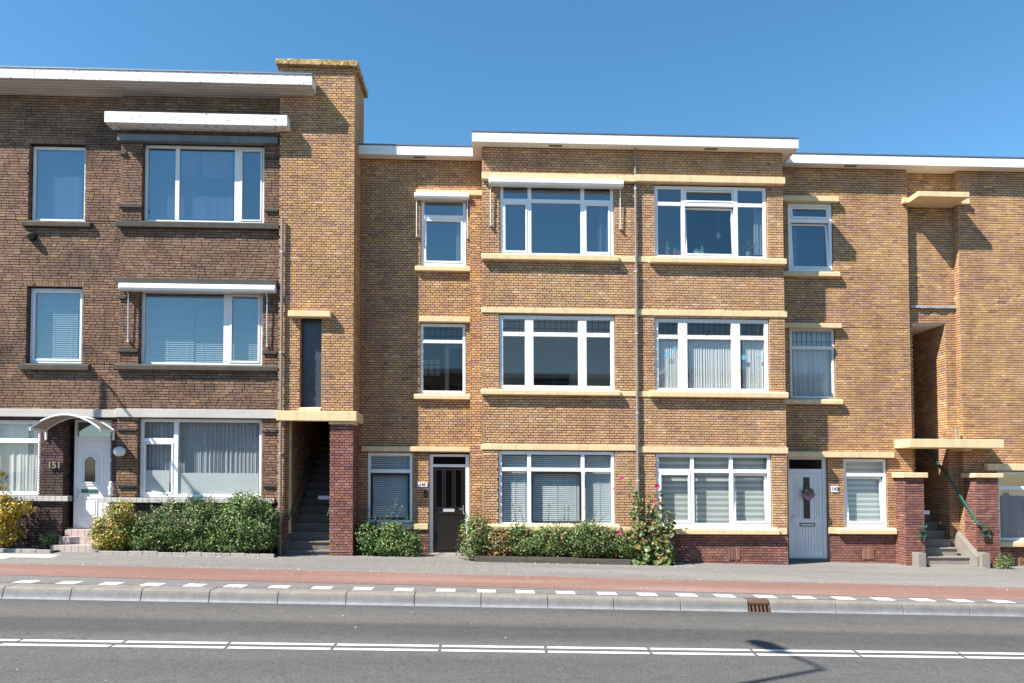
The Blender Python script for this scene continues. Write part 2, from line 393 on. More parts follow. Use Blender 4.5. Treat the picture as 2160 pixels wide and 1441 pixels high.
sheet('cycle_path', lambda x: e_bb(x), lambda x: e_bt(x), .004, 'bike_red', 28)
sheet('kerb_strip', lambda x: e_kb(x)-.02, lambda x: e_bb(x), 0, 'tile_grey', 28)
sheet('far_pavement', lambda x: -60, lambda x: -30, .0, 'pavement', 8)
# kerb: one stone after another
kerb = MB(False); kerb.box(XL, XR, 0, .01, -1.2, -1.19)
kerb = thing('kerb', None, None, (0, 0, 0)); kerb['kind'] = 'structure'
jx = [-46, 105, 262, 413, 565, 716, 867, 1014, 1161, 1306, 1452, 1600, 1648, 1792, 1938, 2083, 2228]
jX = [gpt(p, 1250+ (p/2160)*36)[0] for p in jx]
st = 1.08
jX = [jX[0]-st*k for k in range(12, 0, -1)] + jX + [jX[-1]+st*k for k in range(1, 13)]
def kerb_stone(a, b, dz=0):
    mb = MB(False)
    def prof(x):
        d = e_kb(x) - e_road(x)
        pts = [(0, -.26), (0, 0), (.72, -.002), (.79, -.008), (.84, -.026), (.875, -.06), (.94, -.15), (1.0, -.19), (1.0, -.26)]
        return [(x, e_kb(x)-.004 - t*d, gz(x)+dz+h) for t, h in pts]
    n = len(mb.v); A, B = prof(a), prof(b); k = len(A)
    for q in A+B: mb.P(*q)
    mb.f.append(tuple(range(k))); mb.f.append(tuple(range(2*k-1, k-1, -1)))
    for i in range(k): j = (i+1) % k; mb.f.append((i, k+i, k+j, j))
    return mb
gul = None
for a, b in zip(jX, jX[1:]):
    if b-a < .6: gul = (a, b); continue
    part('kerb_stone', kerb_stone(a+.005, b-.005, random.uniform(-.004, .003)), 'kerb', kerb, .006)
# white and dark tiles along the kerb
px_t = [13.3+84.0*k for k in range(-2, 28)]
wx = [30-60, 62, 152, 240, 327, 415, 500, 592, 682, 768, 853, 941, 1026, 1107, 1192, 1279, 1363, 1446, 1526, 1612, 1693, 1776, 1858, 1942, 2022, 2108, 2190]
strip = [o for o in bpy.data.objects if o.name == 'kerb_strip'][0]
for i, p in enumerate(wx):
    x, y = gpt(p, 1225+ (p/2160)*44)
    def tile(x0, x1, dz, mt, mname):
        mb2 = MB(False); n = 0
        k0 = lambda q: e_kb(q)+.004
        pts = [(x0, k0(x0)), (x1, k0(x1)), (x1, k0(x1)+.26), (x0, k0(x0)+.26)]
        for h in (.0-.03, dz):
            for q in pts: mb2.P(q[0], q[1], gz(q[0])+h)
        mb2.f += [(4,5,6,7), (0,1,5,4), (1,2,6,5), (2,3,7,6), (3,0,4,7)]
        part(mname, mb2, mt, strip)
    tile(x-.155, x+.155, .006, 'tile_white', 'white_tile')
    tile(x+.16, x+.49, .004, 'tile_grey', 'grey_tile')
# centre line
for e, off in ((e_l1, 0), (e_l2, 1)):
    xs = [-155, 50, 268, 487, 710, 930, 1150, 1366, 1582, 1800, 2017, 2235] if off == 0 else [-180, 3, 240, 480, 702, 928, 1152, 1372, 1592, 1812, 2032, 2252]
    yy = 1360 if off == 0 else 1370
    Xs = [gpt(p, yy + p/2160*30 - 12, RD)[0] for p in xs]
    Xs = [Xs[0]-1.2*k for k in range(4, 0, -1)] + Xs + [Xs[-1]+1.2*k for k in range(1, 5)]
    for a, b in zip(Xs, Xs[1:]):
        mb2 = MB(False); a += .02; b -= .02; t = .09
        mb2.quad([(a, e(a)-t, gz(a)+RD+.004), (b, e(b)-t, gz(b)+RD+.004), (b, e(b), gz(b)+RD+.004), (a, e(a), gz(a)+RD+.004)])
        part('road_marking', mb2, 'road_paint', road)
# rusty gully in the kerb
gx0, gx1 = gul; gxm = (gx0+gx1)/2; d = e_kb(gxm)-e_road(gxm)
gy = thing('street_gully', 'rusty cast iron gully with five arched slots set into the kerb', 'drain', (gxm, e_road(gxm), gz(gxm)+RD))
mb = MB(False)
y0, y1 = e_road(gxm)+.0, e_kb(gxm)-.004; g = gz(gxm)
mb.prism_x([(y1, g+.004), (y1, g-.03), (y0+.13, g-.085), (y0+.055, g-.085), (y0+.05, g-.045), (y0+.075, g-.006), (y0+.10, g+.003)], gx0+.004, gx1-.004)
part('hood', mb, 'rust', gy, .006)
mb = MB(False)
for k in range(6):
    xx = gx0+.012 + (gx1-gx0-.04)*k/5; mb.prism_x([(y0-.014, g+RD-.006), (y0+.03, g-.086), (y0+.07, g-.086), (y0+.04, g+RD-.006)], xx, xx+.022)
part('grating', mb, 'rust', gy)
mb = MB(False); mb.box(gx0+.005, gx1-.005, y0+.10, y0+.18, g+RD-.02, g-.084); part('slot_shade', mb, 'black_plastic', gy)  # black box painted in for the darkness inside the slots

# ------------------------------------------------------------------ bricks
def jit(c, s): return tuple(max(.01, x*(1+random.uniform(-s, s))) for x in c)
def hue(c, a, b):
    k = 1+random.uniform(-a, a); h = random.uniform(-b, b); return (c[0]*k*(1+h*.3), c[1]*k, c[2]*k*(1-h))
PAL = {}
def palette(kind, bases, n):
    k = (1.07, .975, .985) if kind in ('yellow', 'pinkish') else ((.88, .83, .785) if kind == 'dark' else (1, 1, 1))
    PAL[kind] = [[hue([a*b for a, b in zip(c, k)], .09, .12) for _ in range(n)] for c in bases]
palette('yellow', [(.60,.44,.25), (.555,.385,.19), (.51,.335,.155), (.47,.30,.165), (.425,.272,.172), (.375,.24,.155), (.315,.202,.135)], 6)
palette('pinkish', [(.60,.46,.29), (.555,.40,.22), (.515,.35,.18), (.48,.315,.18), (.435,.28,.175), (.38,.24,.165), (.31,.20,.155)], 6)
palette('dark', [(.40,.275,.185), (.345,.23,.158), (.30,.20,.142), (.265,.175,.128), (.225,.147,.112), (.17,.115,.09), (.12,.085,.07)], 6)
palette('plum', [(.18,.12,.115), (.16,.105,.10), (.14,.092,.09), (.13,.085,.082), (.11,.075,.075), (.10,.068,.066), (.085,.06,.06)], 6)
palette('red', [(.36,.19,.135), (.31,.15,.115), (.27,.125,.10), (.24,.112,.093), (.21,.10,.088), (.18,.088,.082), (.145,.075,.075)], 6)
KIND = {'yellow': (.0585, .207, .0432, 'cross', .013), 'pinkish': (.0585, .207, .0432, 'cross', .013), 'dark': (.0612, .213, .0455, 'wild', .013), 'plum': (.0612, .213, .0455, 'wild', .013), 'red': (.0605, .207, .0455, 'cross', .013)}
MEANS = {'yellow': 2.6, 'pinkish': 2.6, 'dark': 2.4, 'plum': 3, 'red': 2.6}
SPREAD = {'yellow': 1.0, 'pinkish': .95, 'dark': .75, 'plum': 1.2, 'red': 1.1}
BR = {}
def pick(kind, x, z):
    n = noise.noise(Vector((x*.55, z*.9, 3.1)))*1.15 + noise.noise(Vector((x*2.2, z*5.0, 9.7)))*1.1
    i = int(round(random.gauss(MEANS[kind]+n, SPREAD[kind]))); i = max(0, min(6, i))
    if kind == 'yellow' and random.random() < .03: i = 6 if random.random() < .5 else 5
    return i, random.randrange(6)
def sub(iv, a, b):
    out = []
    for p, q in iv:
        if b <= p or a >= q: out.append((p, q)); continue
        if a > p: out.append((p, a))
        if b < q: out.append((b, q))
    return out
def field(house, kind, axis, c, sgn, u0, u1, z0, z1, ops=()):
    """Courses of brick on the plane axis=c whose outside looks along sgn; u runs along the wall."""
    H, L, bh, bond, j = KIND[kind]
    L2 = L+j
    n0 = int(math.floor(z0/H)); n1 = int(math.ceil(z1/H))
    lst = BR.setdefault(house, [])
    for k in range(n0, n1):
        za, zb = k*H, k*H+bh
        za, zb = max(za, z0), min(zb, z1)
        if zb-za < .012: continue
        cuts = sorted({za, zb} | {q for o in ops for q in (o[2], o[3]) if za+.006 < q < zb-.006})
        for ca, cb in zip(cuts, cuts[1:]):
            zm = (ca+cb)/2; iv = [(u0, u1)]
            for o in ops:
                if o[2] < zm < o[3]: iv = sub(iv, o[0], o[1])
            if not iv or cb-ca < .012: continue
            rng = random.Random(k*7919+int(c*100)+(hash(axis) % 7 if False else (1 if axis == 'x' else 2)))
            if bond == 'cross':
                m = (L2 if k % 2 == 0 else L2/2); ph = (L2/4 if k % 2 == 0 else 0) + (L2/2 if k % 4 == 2 else 0)
                pos = math.floor((u0-ph)/m)*m + ph; ln = None
            else:
                pos = u0 - rng.uniform(0, L2); m = None
            while pos < u1:
                if m is None: w_ = rng.choice((L2, L2, L2, L2/2, L2*.75)); w_ *= rng.uniform(.98, 1.02)
                else: w_ = m
                pa, pb = pos, pos+w_-j
                pos += w_
                for p, q in iv:
                    a, b = max(pa, p), min(pb, q)
                    if b-a < .02: continue
                    i, v = pick(kind, (a+b)/2 if axis == 'x' else c+a, zm)
                    lst.append((kind, axis, c, sgn, a, b, ca, cb, i, v, (b-a > L*.93 and cb-ca > bh*.97)))
def soldier(house, kind, c, u0, u1, z0, z1):
    lst = BR.setdefault(house, []); x = u0
    while x < u1-.03:
        i, v = pick(kind, x, z0); lst.append((kind, 'x', c-.004, -1, x, min(x+.058, u1), z0, z1, i, v, False)); x += .068
DEP = .018
def rects(x0, x1, z0, z1, ops):
    xs = sorted({x0, x1} | {min(max(q, x0), x1) for o in ops for q in (o[0], o[1])})
    out = []
    for a, b in zip(xs, xs[1:]):
        if b-a < 1e-4: continue
        iv = [(z0, z1)]
        for o in ops:
            if o[0] < (a+b)/2 < o[1]: iv = sub(iv, o[2], o[3])
        for p, q in iv: out.append((a, b, p, q))
    return out
def wall(house, name, x0, x1, z0, z1, Y, ops, kind, zs=None, low='red', thick=.22, mort='mortar_y', ins=(1, 1)):
    """A front wall: mortar core with openings, bricks laid in front of it."""
    mb = MB()
    for a, b, p, q in rects(x0+DEP*ins[0], x1-DEP*ins[1], z0, z1, [(o[0]-DEP, o[1]+DEP, o[2]-.004, o[3]+.004) for o in ops]): mb.box(a, b, Y+DEP, Y+thick, p, q)
    part(name, mb, mort, house)
    if zs is None: field(house, kind, 'x', Y, -1, x0, x1, z0, z1, ops)
    else:
        field(house, kind, 'x', Y, -1, x0, x1, zs, z1, ops); field(house, low, 'x', Y, -1, x0, x1, z0, zs, ops)
def side(house, name, X, sgn, y0, y1, z0, z1, kind, zs=None, low='red', thick=.15, mort='mortar_y', ops=()):
    mb = MB(); a, b = (X-thick, X-DEP) if sgn > 0 else (X+DEP, X+thick)
    y0 += .0125
    for p, q, r, s in rects(y0+.003, y1, z0, z1, ops): mb.box(a, b, p, q, r, s)
    part(name, mb, mort, house)
    if zs is None: field(house, kind, 'y', X, sgn, y0, y1, z0, z1, ops)
    else: field(house, kind, 'y', X, sgn, y0, y1, zs, z1, ops); field(house, low, 'y', X, sgn, y0, y1, z0, zs, ops)
def jambs(house, o, Y, dep, kind):
    for X, s in ((o[0], 1), (o[1], -1)): field(house, kind, 'y', X, s, Y+.014, Y+dep, o[2], o[3])
BMESH = {}
def brick_box(mb, rec, col, jt):
    kind, axis, c, sgn, a, b, za, zb = rec[:8]
    j = lambda: random.uniform(-jt, jt)
    d = c - sgn*(DEP+.004); f = c + sgn*random.uniform(-.0035, .0015)*(1.4 if kind in ('dark', 'plum') else 1)
    n = len(mb.v)
    pts = [(a+j(), za+j()), (b+j(), za+j()), (b+j(), zb+j()), (a+j(), zb+j())]
    for w_ in (d, f):
        for u, z in pts: mb.P(u, w_, z) if axis == 'x' else mb.P(w_, u, z)
    q = [(4,5,6,7), (0,1,5,4), (1,2,6,5), (2,3,7,6), (3,0,4,7)]
    if (axis == 'x') == (sgn > 0): q = [t[::-1] for t in q]
    for t in q: mb.f.append(tuple(n+i for i in t))
    mb.c = mb.c if mb.c is not None else []
    mb.c += [col]*8
def lay_bricks(house, nmax=290):
    lst = BR.get(house, [])
    cand = [i for i, r in enumerate(lst) if r[10] and r[1] == 'x']
    def dist(i):
        r = lst[i]; x = (r[4]+r[5])/2; return (x-CAM.x)**2*.55 + (r[2]-CAM.y)**2*3 + (r[6]-CAM.z)**2
    cand.sort(key=dist); solo_i = set(cand[:nmax])
    groups = {}
    for i, r in enumerate(lst):
        if i not in solo_i: groups.setdefault('brick_dark' if r[0] in ('dark', 'plum') else 'brick', MB())
    for i, r in enumerate(lst):
        col = PAL[r[0]][r[8]][r[9]]
        if i in solo_i: continue
        brick_box(groups['brick_dark' if r[0] in ('dark', 'plum') else 'brick'], r, col, .0025 if r[0] == 'dark' else .002)
    for mt, mb in groups.items():
        part('brickwork', mb, mt, house, kind='stuff')
    bx, by, bz = BASE[house]
    for i in solo_i:
        r = lst[i]; key = (r[0], r[8], r[9], round(r[5]-r[4], 2))
        if key not in BMESH:
            mb = MB(False); l = (r[5]-r[4])/2; h = (r[7]-r[6])/2
            brick_box(mb, (r[0], 'x', 0, -1, -l, l, -h, h), PAL[r[0]][r[8]][r[9]], .0025)
            BMESH[key] = mk('brick', mb, 'brick_dark' if r[0] in ('dark', 'plum') else 'brick')
        o = bpy.data.objects.new('brick', BMESH[key]); link(o); o.parent = house
        x = (r[4]+r[5])/2; o.location = (x-bx, r[2]-by+random.uniform(-.0012, .0012), (r[6]+r[7])/2-SH*x-bz)

# ------------------------------------------------------------------ windows, doors, trims
def lerp(a, b, t): return a+(b-a)*t
def window(house, r, Y, sb=.07, fw=.075, V=(), T=(), colT=None, sash=(), dark=(), tilt=(), opn={}, lead=(), gl='glass_mid', mt='white_pvc', bot=None, dep=.07, glc=None, sw=.05):
    """Frame with bars; V, T in pixels as (centre, width); cells are (column, row) from top left."""
    x0p, y0p, x1p, y1p = r; X0, X1, Z0, Z1 = rc(x0p, y0p, x1p, y1p, Y)
    Yf = Y+sb; sx = (X1-X0)/(x1p-x0p); sz = (Z1-Z0)/(y1p-y0p)
    tx = lambda p: X0+(p-x0p)*sx
    tz = lambda p: Z1-(p-y0p)*sz
    mb = MB(); bw = bot or fw
    mb.box(X0, X0+fw, Yf, Yf+dep, Z0, Z1); mb.box(X1-fw, X1, Yf, Yf+dep, Z0, Z1)
    mb.box(X0+fw, X1-fw, Yf, Yf+dep, Z1-fw, Z1); mb.box(X0+fw, X1-fw, Yf, Yf+dep, Z0, Z0+bw)
    cols = []; a = X0+fw
    for c, w_ in V:
        h = w_*sx/2; mb.box(tx(c)-h, tx(c)+h, Yf+.001, Yf+dep, Z0+bw, Z1-fw); cols.append((a, tx(c)-h)); a = tx(c)+h
    cols.append((a, X1-fw)); cells = {}
    for ci, (a, b) in enumerate(cols):
        rows = T if colT is None else colT.get(ci, ())
        zt = Z1-fw; ri = 0
        for c, w_ in rows:
            h = w_*sz/2; mb.box(a, b, Yf+.002, Yf+dep, tz(c)-h, tz(c)+h); cells[(ci, ri)] = (a, b, tz(c)+h, zt); zt = tz(c)-h; ri += 1
        cells[(ci, ri)] = (a, b, Z0+bw, zt)
    win = part('window', mb, mt, house, .006)
    for key, (a, b, p, q) in cells.items():
        g = (glc or {}).get(key, gl)
        def rot(m_, a=a):
            if key in opn:
                cs, sn = math.cos(opn[key]), math.sin(opn[key]); hx_, hy_ = a+.01, Yf-.012
                m_.v = [(x, hy_+(y-hy_)*cs-((q-SH*x)-z)*sn, (q-SH*x)-((q-SH*x)-z)*cs-(y-hy_)*sn) for x, y, z in m_.v]
            if key in tilt:
                an = tilt[key] if isinstance(tilt, dict) else .09
                cs, sn = math.cos(an), math.sin(an); piv = Yf+.02
                m_.v = [(x, piv+(y-piv)*cs+(z-(p-SH*x))*sn, (p-SH*x)+(z-(p-SH*x))*cs-(y-piv)*sn) for x, y, z in m_.v]
            return m_
        if key in sash or key in dark or key in tilt or key in opn:
            s = MB(); ya, yb = Yf-.010, Yf+.05; e = .004
            A, B, Pz, Q = a+e, b-e, p+e, q-e
            s.box(A, A+sw, ya, yb, Pz, Q); s.box(B-sw, B, ya, yb, Pz, Q); s.box(A+sw, B-sw, ya, yb, Q-sw, Q); s.box(A+sw, B-sw, ya, yb, Pz, Pz+sw)
            part('sash', rot(s), 'black_frame' if key in dark else mt, win, .005)
            a, b, p2, q2 = A+sw, B-sw, Pz+sw, Q-sw
        else: p2, q2 = p, q
        gm = MB(); gm.box(a-.004, b+.004, Yf+.028, Yf+.034, p2-.004, q2+.004)
        part('pane', rot(gm), g, win)
        if key in lead:
            lm = MB(); n = max(3, int(round((b-a)/.13)))
            for k in range(1, n): xx = lerp(a, b, k/n); lm.box(xx-.004, xx+.004, Yf+.020, Yf+.0275, p2, q2)
            for t in (.3, .82): zz = lerp(p2, q2, t); lm.box(a, b, Yf+.0205, Yf+.0272, zz-.004, zz+.004)
            part('lead_came', lm, 'lead_came', win)
    return (X0, X1, Z0, Z1), cells, Yf, win
def band(house, name, r, Y, out, mt='cream', bev=.012, ins=.04):
    X0, X1, Z0, Z1 = rc(*r, Y-out); mb = MB(); mb.box(X0, X1, Y-out, Y+ins, Z0, Z1); return part(name, mb, mt, house, bev)
def sill(house, r, Y, out, mt='cream', ins=.04, name='sill'):
    X0, X1, Z0, Z1 = rc(*r, Y-out); mb = MB(); h = Z1-Z0
    mb.prism_x([(Y-out, Z0), (Y+ins, Z0), (Y+ins, Z1+.03), (Y-out+.03, Z1), (Y-out, Z1-.02)], X0, X1); return part(name, mb, mt, house, .008)
def text_mesh(body, size, ext, mt, parent, at, name='numerals'):
    cu = bpy.data.curves.new('t', 'FONT'); cu.body = body; cu.size = size; cu.extrude = ext; cu.align_x = 'CENTER'; cu.align_y = 'CENTER'; cu.offset = size*.025
    ob = bpy.data.objects.new('t', cu); link(ob); dg = bpy.context.evaluated_depsgraph_get(); me = bpy.data.meshes.new_from_object(ob.evaluated_get(dg))
    bpy.data.objects.remove(ob); bpy.data.curves.remove(cu); me.name = name; me.materials.clear(); me.materials.append(M[mt])
    b = BASE[parent]
    for v in me.vertices: x, y, z = v.co; v.co = (at[0]+x-b[0], at[1]-z-b[1], at[2]+y-b[2])
    o = bpy.data.objects.new(name, me); link(o); o.parent = parent; BASE[o] = b; return o

# ================================================================== the terrace
L, LB, T_, B_, M_, RR = -.60, -.68, -.78, -.75, 0.0, .19
ZB = lambda x0, x1: min(gz(x)+SH*x for x in (x0, x1)) - .12
XF0, XF1 = -17.5, 19.0
def shell(h, x0, x1, yf, yb, floors, top, yfront=None):
    fl = MB()
    for z in floors: fl.box(x0+.12, x1-.12, yf, yb, z-.2, z)
    part('floor_slab', fl, 'room_floor', h)
    ce = MB()
    for z in floors[1:]+[top]: ce.box(x0+.13, x1-.13, yf+.01, yb, z-.25, z-.2005)
    part('ceiling', ce, 'room_ceiling', h)
    bk = MB(); bk.box(x0, x1, yb+.001, yb+.15, floors[0]-.6, top); part('rear_wall', bk, 'room_wall', h)
    sd = MB(); sd.box(x0, x0+.115, yf+.01, yb, floors[0]-.6, top); sd.box(x1-.115, x1, yf+.01, yb, floors[0]-.6, top); part('party_wall', sd, 'room_wall', h)

# ------------------------------------------------------------------ dark brick house
XLB = loc(250, 700, LB)[0]; XT0 = loc(587, 700, T_)[0]; XT1 = loc(746.5, 500, T_)[0]
dk = thing('brick_house', 'dark brown brick house with white flat roof and arched door canopy, left end', 'house', (-9.5, -.6, gz(-9.5)))
zin = loc(300, 206.5, L)[1]; zft = loc(300, 150, -1.16)[1]; zfb = loc(300, 171, -1.16)[1]
o_ts = rc(60, 304, 179, 466, L); o_ms = rc(55, 605, 173, 766, L); o_gl = rc(-78, 884, 82, 1046, L); o_dr = rc(132, 884, 232, 1134, L)
o_tl = rc(299, 302, 557, 469, LB); o_ml = rc(292, 609, 553, 771, LB); o_gb = rc(289, 882, 551, 1051, LB)
zpl = loc(80, 1052, L)[1]
wall(dk, 'wall', XF0, XLB, ZB(XF0, XLB), zin+.05, L, [o_ts, o_ms, o_gl, o_dr], 'dark', loc(80, 870, L)[1], 'plum', mort='mortar_d', ins=(0, 0))
wall(dk, 'wall', XLB, XT0-.005, ZB(XLB, XT0), zin+.05, LB, [o_tl, o_ml, o_gb], 'dark', zpl, 'plum', mort='mortar_d')
side(dk, 'wall', XLB, -1, LB, L+.01, ZB(XLB, XLB), zin, 'dark', mort='mortar_d', thick=.08)
for o, Y in ((o_ts, L), (o_ms, L), (o_gl, L), (o_tl, LB), (o_ml, LB), (o_gb, LB)): jambs(dk, o, Y, .15, 'dark')
jambs(dk, o_dr, L, .28, 'plum')
rf = MB(); rf.prism_x([(-1.16, zfb), (-1.16, zft), (6, zft), (6, zin), (L+.1, zin), (L-.02, zin)], XF0, XT0-.01)
xe = loc(656, 170, -1.16)[0]
rf.prism_x([(-1.16, zfb), (-1.16, zft), (T_-.015, zft), (T_-.015, lerp(zfb, zin, .68))], XT0-.0099, xe)
roof = part('roof', rf, 'soffit_boards', dk)
fa = MB(); xj = loc(74, 160, -1.18)[0]
fa.box(XF0, xj-.004, -1.19, -1.161, zfb-.015, zft-.01); fa.box(xj+.004, xe, -1.19, -1.161, zfb-.015, zft-.01); fa.box(xe+.001, xe+.03, -1.188, T_-.02, zfb-.01, zft-.012)
part('fascia', fa, 'white_flaky', roof, .006)
tr = MB(); tr.box(XF0, xe+.04, -1.205, T_-.02, zft-.0095, zft+.022); part('roof_trim', tr, 'trim_metal', roof)
cov = MB(); cov.box(XF0, XT0-.02, T_-.0, 6.1, zft+.001, zft+.05); part('roof_cover', cov, 'roofing', roof)
# small eaves canopy above the top window
Yc = -1.05; c0, c1, cz0, cz1 = rc(220, 239, 606, 262, Yc)
cn = MB(); cn.box(c0, XT0-.012, Yc, LB-.002, cz0, cz1); cn.box(XT0-.0119, c1, Yc, T_-.012, cz0, cz1)
cano = part('window_canopy', cn, 'white_flaky', dk, .008)
xx = MB(); xx.box(c0+.02, c1-.01, Yc+.03, LB-.003, cz1+.001, cz1+.02); part('canopy_cover', xx, 'trim_metal', cano)
# stone bands, lintels, sills
band(dk, 'stone_band', (-140, 862.5, 249, 879, ), L, .05, 'stone_pale', .008)
band(dk, 'stone_band', (243, 863.5, 585, 881.5), LB, .05, 'stone_pale', .008)
band(dk, 'lintel', (247, 285, 586, 299), LB, .10, 'lintel_sheet', .006)
band(dk, 'lintel', (242, 588, 584, 600), LB, .16, 'stone_dark', .006)
sill(dk, (243, 467, 588, 480), LB, .10, 'stone_dark'); sill(dk, (44, 466.5, 190, 477), L, .10, 'stone_dark')
sill(dk, (238, 770, 586, 781), LB, .10, 'stone_dark'); sill(dk, (37, 768, 186, 780), L, .10, 'stone_dark')
for o in (o_ts, o_ms): soldier(dk, 'dark', L, o[0]-.06, o[1]+.02, o[3]+.008, o[3]+.125)
for x0, x1, y0, y1 in ((252,265,319,325),(286,299,319,325),(250,299,430,437),(557,569,328,333),(575,586,328,333),(557,586,440,446),(249,265,624,630),(247,290,735,742),(553,584,740,746),
                       (245,288,903,908),(245,288,1021,1026),(553,566,907,912),(570,583,907,912),(553,583,1023,1027)):
    band(dk, 'ledge', (x0, y0, x1, y1), LB, .045, 'stone_dark', .004)
# windows
window(dk, (62, 305, 178, 465), L, .12, .07, gl='glass_sky', mt='white')
window(dk, (57, 606, 172, 765), L, .12, .05, sash=[(0, 0)], gl='glass_mid', mt='white_pvc')
window(dk, (300, 303, 556, 468), LB, .12, .07, V=[(369, 9), (497, 13)], sash=[(2, 0)], gl='glass_sky', mt='white', sw=.035)
window(dk, (293, 610, 552, 770), LB, .12, .07, V=[(473.5, 13)], sash=[(1, 0)], gl='glass_mid', mt='white')
window(dk, (-76, 885, 81, 1045), L, .12, .09, V=[(-20, 9)], colT={0: [(929, 10)], 1: [(929, 10)]}, gl='glass_clear')
_, cg, Yg, wg = window(dk, (290, 883, 550, 1050), LB, .12, .075, V=[(365.5, 10)], colT={0: [(929, 9)]}, sash=[(0, 1)], gl='glass_clear', sw=.04)
# tiled sills and plinth strip
def tiled(h, r, Y, out, n, mt, name='tiled_sill'):
    X0, X1, Z0, Z1 = rc(*r, Y-out); g = MB(); g.box(X0, X1, Y-out+.006, Y+.1, Z0, Z1-.004); o = part(name, g, 'grout', h)
    for k in range(n):
        a = lerp(X0, X1, k/n)+.003; b = lerp(X0, X1, (k+1)/n)-.003; mb = MB(); mb.box(a, b, Y-out, Y+.1, Z0+.003, Z1); part('tile', mb, mt, o, .004)
tiled(dk, (-120, 1046, 143, 1057), L, .07, 20, 'white_tile'); tiled(dk, (208, 1051, 578, 1061), LB, .10, 28, 'white_tile')
# front door of 151
X0, X1, Z0, Z1 = rc(144, 884, 232, 1118, L); Yd = L+.22
fr = MB()
zt0, zt1 = loc(188, 930, Yd)[1], loc(188, 921, Yd)[1]
fr.box(X0, X0+.06, Yd, Yd+.08, Z0, Z1); fr.box(X1-.06, X1, Yd, Yd+.08, Z0, Z1); fr.box(X0+.06, X1-.06, Yd, Yd+.08, Z1-.05, Z1); fr.box(X0+.06, X1-.06, Yd, Yd+.08, zt0, zt1)
dfr = part('door_frame', fr, 'white_pvc', dk, .006)
g = MB(); g.box(X0+.056, X1-.056, Yd+.04, Yd+.046, zt1, Z1-.05); part('pane', g, 'glass_mid', dfr)
lf = MB(); lf.box(X0+.063, X1-.063, Yd+.02, Yd+.075, Z0+.02, zt0-.003); door = part('door', lf, 'white_pvc', dk, .005)
def dbox(d, name, r, Y, out, mt, th=.012, bev=.004):
    X0, X1, Z0, Z1 = rc(*r, Y); mb = MB(); mb.box(X0, X1, Y-out, Y-out+th, Z0, Z1); return part(name, mb, mt, d, bev)
def ring(d, name, r, Y, out, mt, wd=.022, th=.014, bev=.004):
    X0, X1, Z0, Z1 = rc(*r, Y); mb = MB(); a, b = Y-out, Y-out+th
    mb.box(X0, X0+wd, a, b, Z0, Z1); mb.box(X1-wd, X1, a, b, Z0, Z1); mb.box(X0+wd, X1-wd, a, b, Z1-wd, Z1); mb.box(X0+wd, X1-wd, a, b, Z0, Z0+wd); return part(name, mb, mt, d, bev)
Ydd = Yd+.02
ax0, ax1, az0, az1 = rc(172, 956, 210, 1024, Ydd)
def arch(x0, x1, z0, z1, k=.10, n=9):
    return [(x0, z0), (x1, z0)] + [(lerp(x1, x0, i/(n-1)), z1-k*(2*i/(n-1)-1)**2) for i in range(n)]
for w_, dy in ((0, .014), (.05, .022)):
    A = arch(ax0+w_, ax1-w_, az0+w_, az1-w_); Bp = arch(ax0+w_+.03, ax1-w_-.03, az0+w_+.03, az1-w_-.03)
    mb = MB(); n = len(A)
    for y in (Ydd-dy, Ydd+.002):
        for q in A+Bp: mb.P(q[0], y, q[1])
    for i in range(n):
        j = (i+1) % n; mb.f += [(i, j, n+j, n+i), (i, 2*n+i, 2*n+j, j), (n+i, n+j, 3*n+j, 3*n+i)]
    part('arched_moulding', mb, 'white_pvc', door)
gg = MB(); gg.prism_y(arch(ax0+.075, ax1-.075, az0+.075, az1-.08), Ydd-.012, Ydd-.004); part('pane', gg, 'glass_dark', door)
ring(door, 'panel_moulding', (172, 1050, 206, 1092), Ydd, .012, 'white_pvc'); dbox(door, 'raised_panel', (177, 1056, 201, 1086), Ydd, .012, 'white_pvc')
ring(door, 'panel_moulding', (162, 944, 218, 1100), Ydd, .006, 'white_pvc', .012, .007)
dbox(door, 'letter_plate', (172, 1032, 206, 1040), Ydd, .016, 'green_plate')
hd = MB(); hx, hz = loc(163, 1040, Ydd); hd.box(hx-.015, hx+.015, Ydd-.012, Ydd+.002, hz-.1, hz+.1); hd.tube([(hx, Ydd-.01, hz+.03), (hx, Ydd-.05, hz+.03), (hx+.1, Ydd-.05, hz+.03)], .009, 8); part('handle', hd, 'chrome', door)
bk = MB(); bk.box(X0, X1, Yd+.09, Yd+.12, Z0, Z1-.3); part('door_backing', bk, 'dark_wood', dk)
# tiled entrance steps
for (x0, y0, x1, y1, yf, yb) in ((137, 1118, 212, 1134, L-.02, L+.24), (124, 1134, 212, 1151, L-.24, L+.24), (106, 1151, 214, 1172, L-.48, L+.24)):
    X0s, X1s, Z0s, Z1s = rc(x0, y0, x1, y1, yf); X1s = loc(236, 1140, L)[0]
    mb = MB(); mb.box(X0s, X1s, yf, yb-.002*yf, Z0s-.25, Z1s); stp = part('entrance_step', mb, 'grout', dk)
    n = max(4, int((X1s-X0s)/.14))
    for k in range(n):
        a, b = lerp(X0s, X1s, k/n)+.003, lerp(X0s, X1s, (k+1)/n)-.003; t = MB(); t.box(a, b, yf-.008, yf+.2, Z0s+.004, Z1s+.008); part('tile', t, 'pink_tile', stp, .003)
shell(dk, XF0, XT0-.02, L+.25, 5.5, [loc(200, 1118, L)[1], loc(200, 850, L)[1], loc(200, 555, L)[1]], zin+.15)

